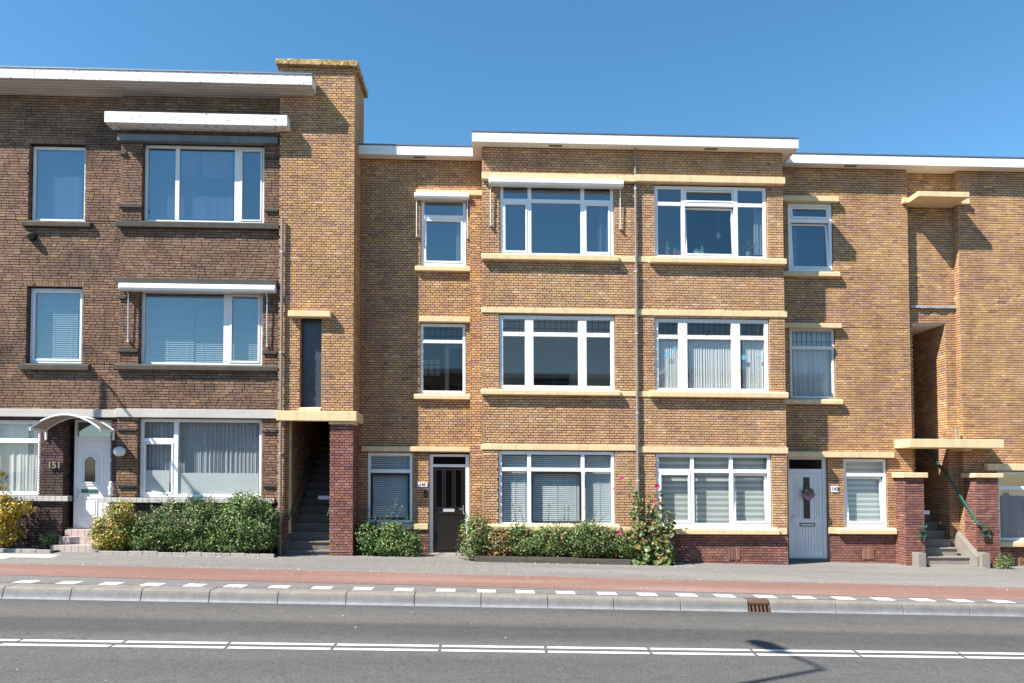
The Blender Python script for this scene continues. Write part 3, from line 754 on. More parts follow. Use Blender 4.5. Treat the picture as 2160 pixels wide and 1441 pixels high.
# ------------------------------------------------------------------ stair tower
tw = thing('stair_tower', 'tall yellow brick stair tower with mossy coping, slit window and dark stairs', 'tower', ((XT0+XT1)/2, T_, gz(XT0)))
ztop = loc(670, 137, T_-.09)[1]; zcap = loc(670, 125, T_-.09)[1]
zb0, zb1 = loc(670, 888, T_-.1)[1], loc(670, 867, T_-.1)[1]
o_sl = rc(632, 668, 678, 863, T_); YB_ = .45
xs0 = loc(601, 1030, T_)[0]; xs1 = loc(695, 1030, T_)[0]
wall(tw, 'wall', XT0, XT1, zb0+.03, ztop+.02, T_, [o_sl], 'yellow')
jambs(tw, o_sl, T_, .18, 'yellow')
zred = loc(595, 1085, T_)[1]
wall(tw, 'wall', XT0, xs0, ZB(XT0, xs0), zb0+.03, T_, [], 'yellow', zred, 'red', thick=.12)
wall(tw, 'pier', xs1, XT1, ZB(xs1, XT1), zb0+.03, T_, [], 'red', thick=.34, mort='mortar_r')
side(tw, 'side_wall', XT1, 1, T_, YB_, zb0+.03, ztop+.02, 'yellow'); side(tw, 'pier_side', XT1, 1, T_, YB_, ZB(XT1, XT1), zb0+.03, 'red', mort='mortar_r')
side(tw, 'side_wall', XT0, -1, T_, YB_, zft-.6, ztop+.02, 'yellow')
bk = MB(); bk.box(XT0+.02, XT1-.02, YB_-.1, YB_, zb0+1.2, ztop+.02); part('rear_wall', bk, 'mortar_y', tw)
cp = MB(); cp.box(XT0-.09, XT1+.09, T_-.09, YB_+.09, ztop, zcap); part('coping', cp, 'cream_moss', tw, .015)
band(tw, 'lintel', (607, 655, 697, 668), T_, .16); sill(tw, (630, 860, 676, 867), T_, .03, ins=.15)
bd = MB(); bd.box(XT0-.0, XT1+.1, T_-.1, T_+.1, zb0, zb1); bd.box(XT1+.001, XT1+.099, T_+.1001, M_-.005, zb0, zb1); part('cream_band', bd, 'cream', tw, .012)
zc = loc(720, 895, T_-.03)[1]
cpm = MB(); cpm.box(xs1-.02, XT1+.05, T_-.03, T_+.36, zc, zb0-.001); part('capital', cpm, 'cream', tw, .008)
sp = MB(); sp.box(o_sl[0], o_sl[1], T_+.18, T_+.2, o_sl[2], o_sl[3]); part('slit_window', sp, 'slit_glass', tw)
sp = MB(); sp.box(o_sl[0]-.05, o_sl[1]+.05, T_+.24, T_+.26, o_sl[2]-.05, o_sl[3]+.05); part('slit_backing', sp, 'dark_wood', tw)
# inside of the stairwell
YE = 3.6
side(tw, 'stairwell_wall', xs0, 1, T_+.12, YE, ZB(XT0, xs0), 5.8, 'yellow', zred, 'red', thick=.1)
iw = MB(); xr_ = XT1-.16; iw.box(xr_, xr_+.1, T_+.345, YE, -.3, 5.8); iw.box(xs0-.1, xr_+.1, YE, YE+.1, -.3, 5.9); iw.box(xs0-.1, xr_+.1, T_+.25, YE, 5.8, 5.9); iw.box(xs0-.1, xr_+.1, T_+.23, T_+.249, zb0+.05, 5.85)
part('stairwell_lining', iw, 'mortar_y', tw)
ps = MB(); px_, _z = loc(611, 1000, T_+.34); ps.box(xs0+.002, xs0+.05, T_+.30, T_+.36, loc(608, 1125, T_+.3)[1], zb0+.1); part('door_post', ps, 'cream', tw)
zg = gz(xs0)+SH*xs0
def flight(h, X0, X1, Y0, z0, n, rise, go, mt, wide=None):
    for i in range(n):
        a, b = (X0, X1) if wide is None else wide(Y0+i*go)
        mb = MB(); zt = z0+(i+1)*rise; ya = Y0+i*go
        mb.box(a, b, ya, ya+go+.03, zt-rise-.02, zt-.035); mb.box(a+.001, b-.001, ya-.03, ya+go+.032, zt-.0345, zt); part('step', mb, mt, h, .006)
flight(tw, xs0+.004, xr_-.002, T_+.02, zg-.10, 17, .19, .235, 'step_dark')
st_ = MB(); st_.prism_x([(T_+.05, zg), (T_+.05, zg+.2), (T_+.05+14*.235, zg+.2+14*.19), (T_+.05+14*.235, zg+14*.19-.2)], xs0+.005, xs0+.04); part('stringer', st_, 'step_dark', tw)

# ------------------------------------------------------------------ house 145
XB0 = loc(1017, 700, B_)[0]; XP = loc(1342, 650, B_)[0]; XB1 = loc(1656, 750, B_)[0]; XE = loc(1918, 650, M_)[0]
XPL = loc(991.5, 700, M_-.1)[0]
zrt = loc(1340, 286.5, -1.0)[1]; zrb = loc(1340, 305.5, -1.0)[1]
zs1 = loc(880, 1117, M_)[1]
h5 = thing('brick_house', 'yellow brick house with cream bands, dark front door and half of the bay', 'house', ((XT1+XP)/2, M_, gz(-1)))
def br(r, Y): return rc(r[0]-1, r[1]-1, r[2]+1, r[3]+1, Y)
W = {'a': (888, 418, 983, 560), 'b': (886, 682, 982, 830), 'c': (775, 955, 870, 1103), 'd': (905, 958, 990, 1168)}
ops = [br(W[k], M_) for k in 'abcd']; ops[3] = (ops[3][0], ops[3][1], ops[3][2]-.25, ops[3][3])
wall(h5, 'wall', XT1-.02, XB0+.05, ZB(XT1, XB0), zrb, M_, ops, 'yellow', zs1, mort='mortar_y')
for o in ops: jambs(h5, o, M_, .08, 'yellow')
zl3 = loc(930, 400, M_-.1)[1]
pm = MB(); pm.box(XPL+.012, XB0+.02, M_-.1+DEP, M_+.009, ZB(XPL, XB0), zl3); part('pilaster', pm, 'mortar_y', h5)
field(h5, 'yellow', 'x', M_-.1, -1, XPL, XB0-.013, zs1, zl3); field(h5, 'red', 'x', M_-.1, -1, XPL, XB0-.013, ZB(XPL, XB0), zs1); field(h5, 'yellow', 'y', XPL, -1, M_-.087, M_-.001, zs1, zl3); field(h5, 'red', 'y', XPL, -1, M_-.087, M_-.001, ZB(XPL, XB0), zs1)
Wb = {'a': (1055, 387, 1295, 540), 'b': (1053, 665, 1297, 822), 'c': (1052, 952, 1297, 1110)}
opb = [br(Wb[k], B_) for k in 'abc']; zsb = loc(1340, 1124, B_)[1]
wall(h5, 'bay_wall', XB0, XP, ZB(XB0, XP), zrb, B_, opb, 'pinkish', zsb, ins=(1, 0))
for o in opb: jambs(h5, o, B_, .08, 'pinkish')
side(h5, 'bay_side', XB0, -1, B_, M_-.1, ZB(XB0, XB0), zrb, 'yellow', zsb)
def roofing(h, x0, x1, bx0, bx1, name='roof'):
    mb = MB(); mb.box(x0, x1, M_-.25, 6.2, zrb, zrt)
    if bx0 is not None: mb.box(bx0, bx1, -1.0, M_-.2501, zrb, zrt)
    o = part(name, mb, 'soffit', h)
    f_ = MB()
    if bx0 is None: f_.box(x0, x1, M_-.275, M_-.251, zrb-.012, zrt-.01)
    else:
        f_.box(bx0, bx1, -1.025, -1.001, zrb-.012, zrt-.01)
        if bx0 > x0+.1: f_.box(x0, bx0-.0251, M_-.275, M_-.251, zrb-.012, zrt-.01); f_.box(bx0-.025, bx0-.001, -1.025, M_-.2751, zrb-.012, zrt-.01)
        if bx1 < x1-.1: f_.box(bx1+.0251, x1, M_-.275, M_-.251, zrb-.012, zrt-.01); f_.box(bx1+.001, bx1+.025, -1.025, M_-.2751, zrb-.012, zrt-.01)
    part('fascia', f_, 'white', o)
    t_ = MB(); t_.box(x0, x1, M_-.285, 6.2, zrt+.0005, zrt+.03)
    if bx0 is not None: t_.box(bx0-(.035 if bx0 > x0+.1 else 0), bx1+(.035 if bx1 < x1-.1 else 0), -1.035, M_-.2851, zrt+.0005, zrt+.03)
    part('roof_trim', t_, 'trim_metal', o)
    return o
xrl = loc(998, 288, -1.0)[0]; xrr = loc(1681, 302, -1.0)[0]
rf5 = roofing(h5, XT1+.002, XP, xrl, XP)
def vent(h, pxy, yy):
    x, _ = loc(pxy, 310, yy); mb = MB(); mb.box(x-.15, x+.15, yy-.035, yy+.035, zrb-.012, zrb-.002)
    for k in range(6): mb.box(x-.14+.05*k, x-.12+.05*k, yy-.03, yy+.03, zrb-.018, zrb-.0121)
    part('soffit_vent', mb, 'step_dark', h)
vent(h5, 885, M_-.14); vent(h5, 1172, -.88)
# cream trims
band(h5, 'lintel', (877, 400, 1018, 411), M_, .14); sill(h5, (875, 561, 991.5, 571), M_, .10)
band(h5, 'lintel', (884, 668, 991.5, 679), M_, .10); sill(h5, (873, 832, 991.5, 842), M_, .10)
band(h5, 'lintel', (762, 942, 991.5, 952.5), M_, .10); 
X0, X1, Z0, Z1 = rc(763, 1105, 903, 1117, M_-.05); mb = MB(); mb.box(X0, X1, M_-.05, M_+.04, Z0, Z1); part('cream_band', mb, 'cream', h5, .01)
bxe = XP-.001
def bband(h, x0p, x1p, y0, y1, out, name, isill=False):
    yy = B_-out; X0, X1, Z0, Z1 = rc(x0p, y0, x1p, y1, yy)
    if x0p < 1342 < x1p+3: X1 = min(X1, XP-.0005) if h is h5 else X1
    mb = MB()
    if isill: mb.prism_x([(yy, Z0), (B_+.04, Z0), (B_+.04, Z1+.03), (yy+.03, Z1), (yy, Z1-.02)], X0, X1)
    else: mb.box(X0, X1, yy, B_+.04, Z0, Z1)
    part(name, mb, 'cream', h, .01 if not isill else .008)
bband(h5, 1016, 1342, 365.5, 380, .12, 'lintel'); bband(h5, 1015, 1342, 650.5, 661.5, .022, 'lintel'); bband(h5, 1014, 1342, 938, 950, .022, 'lintel')
bband(h5, 1015, 1306, 536, 548, .13, 'sill', True); bband(h5, 1306, 1342, 539.5, 553, .018, 'cream_band')
bband(h5, 1014, 1309, 822.5, 833, .13, 'sill', True); bband(h5, 1309, 1342, 825, 836, .018, 'cream_band')
bband(h5, 1015, 1309, 1109, 1120, .13, 'sill', True); bband(h5, 1309, 1342, 1112, 1124, .018, 'cream_band')
# windows
window(h5, W['a'], M_, .05, .075, T=[(457, 9)], sash=[(0, 1)], gl='glass_sky', sw=.045)
window(h5, W['b'], M_, .05, .07, T=[(720, 7)], lead=[(0, 0)], gl='glass_low', mt='white')
window(h5, W['c'], M_, .05, .07, T=[(994, 8)], dark=[(0, 1)], gl='glass_clear', sw=.04)
window(h5, Wb['a'], B_, .05, .075, V=[(1117, 8), (1229, 8)], T=[(423, 8)], sash=[(0, 1), (2, 1)], gl='glass_sky', sw=.045)
window(h5, Wb['b'], B_, .05, .09, V=[(1116.5, 18), (1229, 18)], T=[(705, 9)], lead=[(0, 0), (1, 0), (2, 0)], gl='glass_low', mt='white', bot=.10)
window(h5, Wb['c'], B_, .05, .075, V=[(1116.5, 8), (1230, 8)], T=[(991, 8)], dark=[(1, 1)], gl='glass_clear', sw=.035)
# dark front door of 145
def doorway(h, r, Y, sb, trans, leaf, fmt, lmt, thr=True):
    X0, X1, Z0, Z1 = rc(*r, Y); Yd = Y+sb; fr = MB(); t0, t1 = loc(r[0], trans[1], Y)[1], loc(r[0], trans[0], Y)[1]; xa, xb = loc(leaf[0], 1050, Y)[0], loc(leaf[1], 1050, Y)[0]
    fr.box(X0, xa, Yd, Yd+.08, Z0, Z1); fr.box(xb, X1, Yd, Yd+.08, Z0, Z1); fr.box(xa, xb, Yd, Yd+.08, Z1-.06, Z1); fr.box(xa, xb, Yd, Yd+.08, t0, t1)
    f_ = part('door_frame', fr, fmt, h, .006)
    g = MB(); g.box(xa-.003, xb+.003, Yd+.04, Yd+.046, t1, Z1-.06); part('pane', g, 'glass_dark', f_)
    lf = MB(); lf.box(xa+.004, xb-.004, Yd+.015, Yd+.07, Z0+.015, t0-.004); d = part('door', lf, lmt, h, .004)
    if thr: t = MB(); t.box(X0-.02, X1+.02, Yd-.04, Yd+.1, Z0-.2, Z0+.012); part('threshold', t, 'step_dark' if thr == 2 else 'white_tile', h)
    b = MB(); b.box(X0, X1, Yd+.12, Yd+.16, Z0-.1, Z1+.05); part('door_backing', b, 'dark_wood', h)
    return d, Yd+.015
d5, y5 = doorway(h5, W['d'], M_, .07, (979, 985), (913, 982), 'white_pvc', 'dark_door')
for a, b in ((920, 933), (940, 954), (961, 974)):
    dbox(d5, 'pane', (a+1, 993, b-1, 1070), y5, .003, 'glass_dark', .004, 0); ring(d5, 'panel_moulding', (a-2, 990, b+2, 1073), y5, .016, 'dark_door', .024, .018)
ring(d5, 'panel_moulding', (918, 1083, 976, 1160), y5, .016, 'dark_door', .026, .018)
for k in range(9): dbox(d5, 'groove_shade', (923, 1090+7*k, 971, 1090.8+7*k), y5, .0025, 'black_frame', .002, 0)  # thin raised black strips draw the dark lines of grooves
dbox(d5, 'letter_plate', (935, 1073.5, 959, 1080), y5, .020, 'alu')
hx, hz = loc(977, 1074, y5); mb = MB(); mb.box(hx-.018, hx+.018, y5-.012, y5+.002, hz-.09, hz+.09); mb.tube([(hx, y5-.01, hz), (hx, y5-.055, hz), (hx-.09, y5-.055, hz)], .011, 8); part('handle', mb, 'chrome', d5)
shell(h5, XT1-.02, XP+.06, M_+.23, 3.9, [loc(900, 1160, M_)[1], loc(900, 880, M_)[1], loc(900, 605, M_)[1]], zrb+.1)

X0, X1, Z0, Z1 = rc(1030, 640, 1340, 880, 1.9); mb = MB(); mb.box(XB0+.051, XP-.08, 1.9, 2.0, loc(900, 880, M_)[1], loc(900, 605, M_)[1]-.26); part('inner_wall', mb, 'room_wall', h5)  # wall added close behind the bay windows so the room looks brighter
mb = MB(); mb.box(XB0-.05, XB0+.05, M_+.25, 2.0, loc(900, 880, M_)[1], loc(900, 605, M_)[1]-.26); part('inner_wall', mb, 'room_wall', h5)

# ------------------------------------------------------------------ house 143
h3 = thing('brick_house', 'yellow brick house with white wreathed front door and half of the bay', 'house', ((XP+XE)/2, M_, gz(6)))
V3 = {'a': (1664, 428, 1757, 572), 'b': (1668, 692, 1762, 840), 'c': (1782, 968, 1872, 1113), 'd': (1665, 964, 1747, 1180)}
ops3 = [br(V3[k], M_) for k in 'abcd']; ops3[3] = (ops3[3][0], ops3[3][1], ops3[3][2]-.3, ops3[3][3]); zs3 = loc(1820, 1126, M_)[1]
wall(h3, 'wall', XB1-.3, XE, ZB(XB1, XE)-.1, zrb, M_, ops3, 'yellow', zs3)
for o in ops3: jambs(h3, o, M_, .08, 'yellow')
Vb = {'a': (1382, 392, 1618, 545), 'b': (1382, 672, 1623, 828), 'c': (1385, 958, 1628, 1115)}
ob3 = [br(Vb[k], B_) for k in 'abc']
wall(h3, 'bay_wall', XP, XB1, ZB(XP, XB1), zrb, B_, ob3, 'pinkish', zsb, ins=(0, 1))
for o in ob3: jambs(h3, o, B_, .08, 'pinkish')
side(h3, 'bay_side', XB1, 1, B_, M_, ZB(XB1, XB1), zrb, 'yellow', zsb)
side(h3, 'end_wall', XE, 1, M_, RR+.02, ZB(XE, XE)-.1, zrb, 'yellow', zs3)
rf3 = roofing(h3, XP+.0005, XE, XP+.0005, xrr)
vent(h3, 1500, -.88); vent(h3, 1793, M_-.14)
def b3(x0, x1, y0, y1, out, name, s=False):
    yy = B_-out; X0, X1, Z0, Z1 = rc(x0, y0, x1, y1, yy)
    if x0 <= 1342: X0 = XP+.0005
    mb = MB()
    if s: mb.prism_x([(yy, Z0), (B_+.04, Z0), (B_+.04, Z1+.03), (yy+.03, Z1), (yy, Z1-.02)], X0, X1)
    else: mb.box(X0, X1, yy, B_+.04, Z0, Z1)
    part(name, mb, 'cream', h3, .01 if not s else .008)
b3(1342, 1657, 370.5, 385, .12, 'lintel'); b3(1342, 1661, 655, 667, .022, 'lintel'); b3(1342, 1663, 943, 956, .022, 'lintel')
b3(1371, 1660, 542.5, 555, .13, 'sill', True); b3(1342, 1371, 540.5, 553, .018, 'cream_band')
b3(1371, 1664, 826, 838, .13, 'sill', True); b3(1342, 1371, 825, 837, .018, 'cream_band')
b3(1398, 1645, 1116, 1127.5, .13, 'sill', True); b3(1342, 1398, 1113, 1125, .018, 'cream_band'); b3(1645, 1661, 1115, 1128, .03, 'cream_band')
XB1r = XB1-.0
for r, o, nm, s in (((1650, 413, 1770, 424), .12, 'lintel', 0), ((1650, 572, 1773, 582), .12, 'sill', 1), ((1650, 681, 1776, 691), .12, 'lintel', 0), ((1650, 842, 1779, 852), .12, 'sill', 1), ((1650, 953, 1887, 965), .12, 'lintel', 0), ((1770, 1116, 1893, 1127), .12, 'sill', 1)):
    X0, X1, Z0, Z1 = rc(*r, M_-o); X0 = max(X0, XB1+.003); mb = MB()
    if s: mb.prism_x([(M_-o, Z0), (M_+.04, Z0), (M_+.04, Z1+.03), (M_-o+.03, Z1), (M_-o, Z1-.02)], X0, X1)
    else: mb.box(X0, X1, M_-o, M_+.04, Z0, Z1)
    part(nm, mb, 'cream', h3, .008)
X0, X1, Z0, Z1 = rc(1748, 1113, 1772, 1126, M_-.03); mb = MB(); mb.box(X0, X1, M_-.03, M_+.03, Z0, Z1); part('cream_band', mb, 'cream', h3, .006)
window(h3, V3['a'], M_, .05, .08, T=[(464, 8)], tilt={(0, 0): .12, (0, 1): .085}, gl='glass_sky', sw=.045)
window(h3, V3['b'], M_, .05, .06, T=[(733, 7)], lead=[(0, 0)], gl='glass_low', mt='white_old')
window(h3, V3['c'], M_, .05, .065, T=[(1001, 9)], tilt={(0, 1): .085}, gl='glass_clear', sw=.05, bot=.10)
window(h3, Vb['a'], B_, .05, .075, V=[(1442, 8), (1554, 8)], T=[(430, 8)], tilt={(1, 0): .16, (1, 1): .085}, gl='glass_mid', sw=.04)
window(h3, Vb['b'], B_, .05, .09, V=[(1442, 19), (1554, 19)], T=[(711, 9)], lead=[(0, 0), (1, 0), (2, 0)], gl='glass_clear', mt='white_old', bot=.10)
window(h3, Vb['c'], B_, .05, .07, V=[(1462, 8), (1544.5, 8)], T=[(994, 8)], sash=[(0, 1)], tilt={(2, 1): .075}, gl='glass_clear', sw=.05, bot=.12)
d3, y3 = doorway(h3, V3['d'], M_, .07, (989, 998), (1668, 1738), 'white', 'white', 2)
ring(d3, 'panel_moulding', (1672, 1005, 1690, 1095), y3, .004, 'white', .006, .006, 0); ring(d3, 'panel_moulding', (1712, 1005, 1731, 1095), y3, .004, 'white', .006, .006, 0); ring(d3, 'panel_moulding', (1678, 1101, 1733, 1164), y3, .006, 'white', .008, .008, 0)
for k in range(9): dbox(d3, 'groove_shade', (1681+6*k, 1110, 1681.7+6*k, 1162), y3, .0022, 'lead', .002, 0)  # raised grey strips on the white leaf, painting the shade in its grooves
for k in range(3):
    dbox(d3, 'groove_shade', (1676+4.5*k, 1010, 1676.7+4.5*k, 1093), y3, .0022, 'lead', .002, 0); dbox(d3, 'groove_shade', (1717+4.5*k, 1010, 1717.7+4.5*k, 1093), y3, .0022, 'lead', .002, 0)  # same grey strips for groove shade on the upper panels
dbox(d3, 'pane', (1694.5, 1007, 1708, 1094), y3, .004, 'glass_frost', .005, 0); ring(d3, 'panel_moulding', (1692.5, 1005, 1710, 1096), y3, .012, 'white', .02, .013)
bkp = rc(1694.5, 1007, 1708, 1094, y3); mb = MB(); mb.box(bkp[0], bkp[1], y3-.0015, y3-.0005, bkp[2], bkp[3]); part('pane_backing', mb, 'lead_came', d3)
ring(d3, 'letter_plate', (1687, 1103.5, 1719, 1110.5), y3, .020, 'black_plastic', .012, .022); dbox(d3, 'letter_flap', (1689, 1105, 1717, 1109), y3, .012, 'alu')
hx, hz = loc(1671, 1089, y3); mb = MB(); mb.tube([(hx, y3, hz), (hx, y3-.05, hz), (hx+.09, y3-.05, hz)], .010, 8); part('handle', mb, 'chrome', d3); mb = MB(); mb.tube([(hx, y3, hz-.09), (hx, y3-.015, hz-.09)], .02, 10); part('lock', mb, 'chrome', d3)
def airbrick(h, r, Y):
    X0, X1, Z0, Z1 = rc(*r, Y); mb = MB(); mb.box(X0, X1, Y-.004, Y+.005, Z0, Z1); o = part('air_brick', mb, 'step_dark', h); n = 5
    for k in range(n): a = lerp(X0, X1, k/n); t = MB(); t.box(a+.007, lerp(X0, X1, (k+1)/n)-.007, Y-.014, Y-.0042, Z0+.006, Z1-.006, PAL['red'][random.randrange(5)][k]); part('slot_brick', t, 'brick', o)
airbrick(h3, (1537, 1157, 1561, 1181), B_); airbrick(h3, (1453, 1157, 1476, 1180), B_); airbrick(h3, (1819, 1157, 1844, 1180), M_)
shell(h3, XP+.06, XE-.16, M_+.23, 3.9, [loc(1700, 1172, M_)[1], loc(1700, 890, M_)[1], loc(1700, 612, M_)[1]], zrb+.1)

# ------------------------------------------------------------------ right house with the open staircase
XR0 = loc(2026, 700, M_)[0]
h1 = thing('brick_house', 'yellow brick house with open concrete staircase under cream canopy, right end', 'house', (XR0, M_, gz(12)))
o_p = rc(1931, 681, 2001, 1300, RR)
zs9 = loc(2100, 1150, M_)[1]
wall(h1, 'recess_wall', XE, XR0, ZB(XE, XR0)-.1, zrb, RR, [o_p], 'yellow', zs9)
o_rw = rc(2106, 994, 2260, 1142, M_)
wall(h1, 'wall', XR0, XF1, ZB(XR0, XF1), zrb, M_, [o_rw], 'yellow', zs9)
side(h1, 'recess_side', XR0, -1, M_, RR, ZB(XR0, XR0), zrb, 'yellow', zs9)
roofing(h1, XE+.0005, XF1, None, None)
window(h1, (2107, 995, 2259, 1141), M_, .05, .065, V=[(2183, 8)], T=[(1030, 8)], gl='glass_mid')
X0, X1, Z0, Z1 = rc(2084, 979, 2280, 993, M_-.12); mb = MB(); mb.box(X0, X1, M_-.12, M_+.04, Z0, Z1); part('lintel', mb, 'cream', h1, .008)
sill(h1, (2108, 1143, 2280, 1154), M_, .12)
airbrick(h1, (2134, 1176, 2152, 1198), M_)
# passage
zc_ = o_p[3]; YP = 4.2
side(h1, 'passage_wall', o_p[1], -1, RR, YP, ZB(XR0, XR0), zc_+.25, 'yellow'); side(h1, 'passage_wall', o_p[0], 1, RR, YP, ZB(XR0, XR0), zc_+.25, 'yellow')
mb = MB(); mb.box(o_p[0]+.001, o_p[1]-.001, RR+.05, YP, zc_-.03, zc_+.03); part('passage_ceiling', mb, 'room_ceiling', h1)
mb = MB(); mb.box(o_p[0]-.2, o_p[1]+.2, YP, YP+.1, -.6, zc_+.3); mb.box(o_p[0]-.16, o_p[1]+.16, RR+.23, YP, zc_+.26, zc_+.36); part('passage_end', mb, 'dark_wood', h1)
# canopies
YS = -.62; X0, X1, Z0, Z1 = rc(1918, 926.5, 2118, 944.5, YS); mb = MB(); mb.box(X0, X1, YS, -.0005, Z0, Z1); mb.box(XE+.001, XR0-.001, -.0004, RR-.001, Z0+.001, Z1-.001); part('canopy', mb, 'cream', h1, .008)
xx0, zz = loc(2003, 946, -.1); mb = MB(); mb.box(XR0-.2, XR0-.02, -.35, RR-.002, Z0-.05, Z0-.001); part('corbel', mb, 'cream', h1)
YS = -.5; X0, X1, Z0, Z1 = rc(1937, 404, 2045, 415, YS); xa, xb = loc(1906, 418, -.1)[0], loc(2046, 418, -.1)[0]
mb = MB(); mb.box(X0, X1, YS, -.1001, Z0, Z1); mb.box(xa, xb, -.1, -.0005, Z0-.0005, Z1-.001); mb.box(XE+.001, XR0-.001, -.0004, RR-.001, Z0, Z1-.002); part('canopy', mb, 'cream', h1, .008)
X0, X1, Z0, Z1 = rc(1921, 644, 2018, 649, RR-.06); mb = MB(); n = 14
for k in range(n):
    a, b = lerp(X0, X1, k/n), lerp(X0, X1, (k+1)/n); j = .012*math.sin(k*1.3); mb.box(a, b-.0005, RR-.06+j, RR-.001, Z0+j*.4-.01, Z1+j*.3-.01)
part('lead_flashing', mb, 'lead', h1)
# piers and steps
YPF = -.42
pa0, pa1 = loc(1909.5, 1090, YPF)[0], loc(1950, 1090, YPF)[0]; pb0, pb1 = loc(2059, 1090, YPF)[0], loc(2109, 1090, YPF)[0]
zpa = loc(1930, 1008, YPF)[1]; zpb = loc(2085, 1008, YPF)[1]
for (a, b, zt, capr) in ((pa0, pa1, zpa, (1912, 997, 1954, 1008)), (pb0, pb1, zpb, (2056, 998.5, 2115, 1008))):
    mb = MB(); mb.box(a+DEP, b-DEP, YPF+DEP, M_-.0005, ZB(a, b), zt); part('pier', mb, 'mortar_r', h1)
    field(h1, 'red', 'x', YPF, -1, a, b, ZB(a, b), zt); field(h1, 'red', 'y', a, -1, YPF+.0125, M_-.001, ZB(a, b), zt); field(h1, 'red', 'y', b, 1, YPF+.0125, M_-.001, ZB(a, b), zt)
    X0, X1, Z0, Z1 = rc(*capr, YPF-.06); mb = MB(); mb.box(a-.07, b+.07, YPF-.07, M_-.002, zt, zt+(Z1-Z0)); part('pier_cap', mb, 'cream', h1, .012)
gs = gz(10.6)+SH*10.6
sx0 = pa1+.004; sx1 = pb0-.135
flight(h1, 0, 0, -.58, gs-.16, 17, .188, .245, 'concrete', lambda y: (sx0, sx1) if y+.28 < RR else (o_p[0]+.012, o_p[1]-.012))
mb = MB(); mb.prism_x([(-.60, gs-.3), (-.60, gs+.26), (-.52, gs+.30), (RR-.02, gs+.30+.66*.767), (RR-.02, gs-.3)], sx1+.002, pb0-.003); part('stair_cheek', mb, 'concrete', h1, .006)
for (px0, px1) in ((1936, 1953), (2070, 2088)):
    X0, X1, Z0, Z1 = rc(px0, 1167, px1, 1194, -.66); mb = MB(); mb.box(X0, X1, -.68, YPF-.004, Z0-.1, Z1); part('newel_block', mb, 'concrete', h1, .01)
mb = MB(); mb.box(sx0-.05, sx1+.12, -.86, -.585, gs-.3, gs+.03-.02); part('step', mb, 'concrete', h1, .008)
shell(h1, XR0+.05, XF1, M_+.23, 3.9, [loc(2150, 1178, M_)[1], loc(2150, 895, M_)[1], loc(2150, 620, M_)[1]], zrb+.1)
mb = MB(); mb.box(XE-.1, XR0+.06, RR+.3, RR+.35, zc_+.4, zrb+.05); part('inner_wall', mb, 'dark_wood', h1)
for h in (dk, tw, h5, h3, h1): lay_bricks(h)

# ------------------------------------------------------------------ behind the glass
def sheet_cloth(name, label, cat, r, Y, mt, folds=8, amp=.02, group=None, taper=0):
    X0, X1, Z0, Z1 = rc(*r, Y); mb = MB(); n = max(8, folds*8); rng = random.Random(int(X0*100+Z0*37)); ph = rng.uniform(0, 6)
    def yy(t): return Y + amp*math.sin(t*folds*6.283+ph+1.9*math.sin(t*9.1+ph)+1.3*math.sin(t*23+2*ph))*(.65+.35*math.sin(t*13+ph)) + amp*.4*math.sin(t*folds*15+1)
    for i in range(n):
        a, b = i/n, (i+1)/n; xa, xb = lerp(X0, X1, a), lerp(X0, X1, b)
        mb.quad([(xa, yy(a), Z0), (xb, yy(b), Z0), (xb, yy(b), Z1), (xa, yy(a), Z1)])
    o = solo(name, mb, mt, label, cat, ((X0+X1)/2, Y, Z0-SH*X0), group)
    md = o.modifiers.new('thick', 'SOLIDIFY'); md.thickness = .002
    return o
def venetian(label, r, Y, pitch=.046, ang=.85, group=None):
    X0, X1, Z0, Z1 = rc(*r, Y); o = thing('venetian_blind', label, 'blind', ((X0+X1)/2, Y, Z1), group)
    hb = MB(); hb.box(X0, X1, Y-.02, Y+.02, Z1-.04, Z1); part('head_rail', hb, 'white_pvc', o)
    mb = MB(); z = Z0+.02; d = .022
    while z < Z1-.05:
        c, s = d*math.cos(ang), d*math.sin(ang); mb.quad([(X0, Y-c, z-s), (X1, Y-c, z-s), (X1, Y+c, z+s), (X0, Y+c, z+s)]); z += pitch
    sl_ = part('slat', mb, 'blind_white', o, kind='stuff'); md = sl_.modifiers.new('thick', 'SOLIDIFY'); md.thickness = .0015
    cm = MB()
    for t in (.12, .5, .88): x = lerp(X0, X1, t); cm.box(x-.003, x+.003, Y-.028, Y-.024, Z0, Z1-.04)
    part('cord', cm, 'white_pvc', o)
def zebra(label, r, Y, n=12, group=None):
    X0, X1, Z0, Z1 = rc(*r, Y); o = thing('roller_blind', label, 'blind', ((X0+X1)/2, Y, Z1), group)
    c = MB(); c.tube([(X0, Y+.03, Z1-.03), (X1, Y+.03, Z1-.03)], .03, 10); part('roller', c, 'white_pvc', o)
    for k in range(2*n):
        a, b = lerp(Z1, Z0, k/(2*n)), lerp(Z1, Z0, (k+(1.35 if k % 2 == 0 else .65)*1.0)/(2*n)) if False else lerp(Z1, Z0, (k+1)/(2*n))
        mb = MB(); mb.box(X0, X1, Y-(.004 if k % 2 else 0), Y+.002, b+.0005, a); part('fabric_band', mb, 'zebra_open' if k % 2 else 'zebra_shut', o)
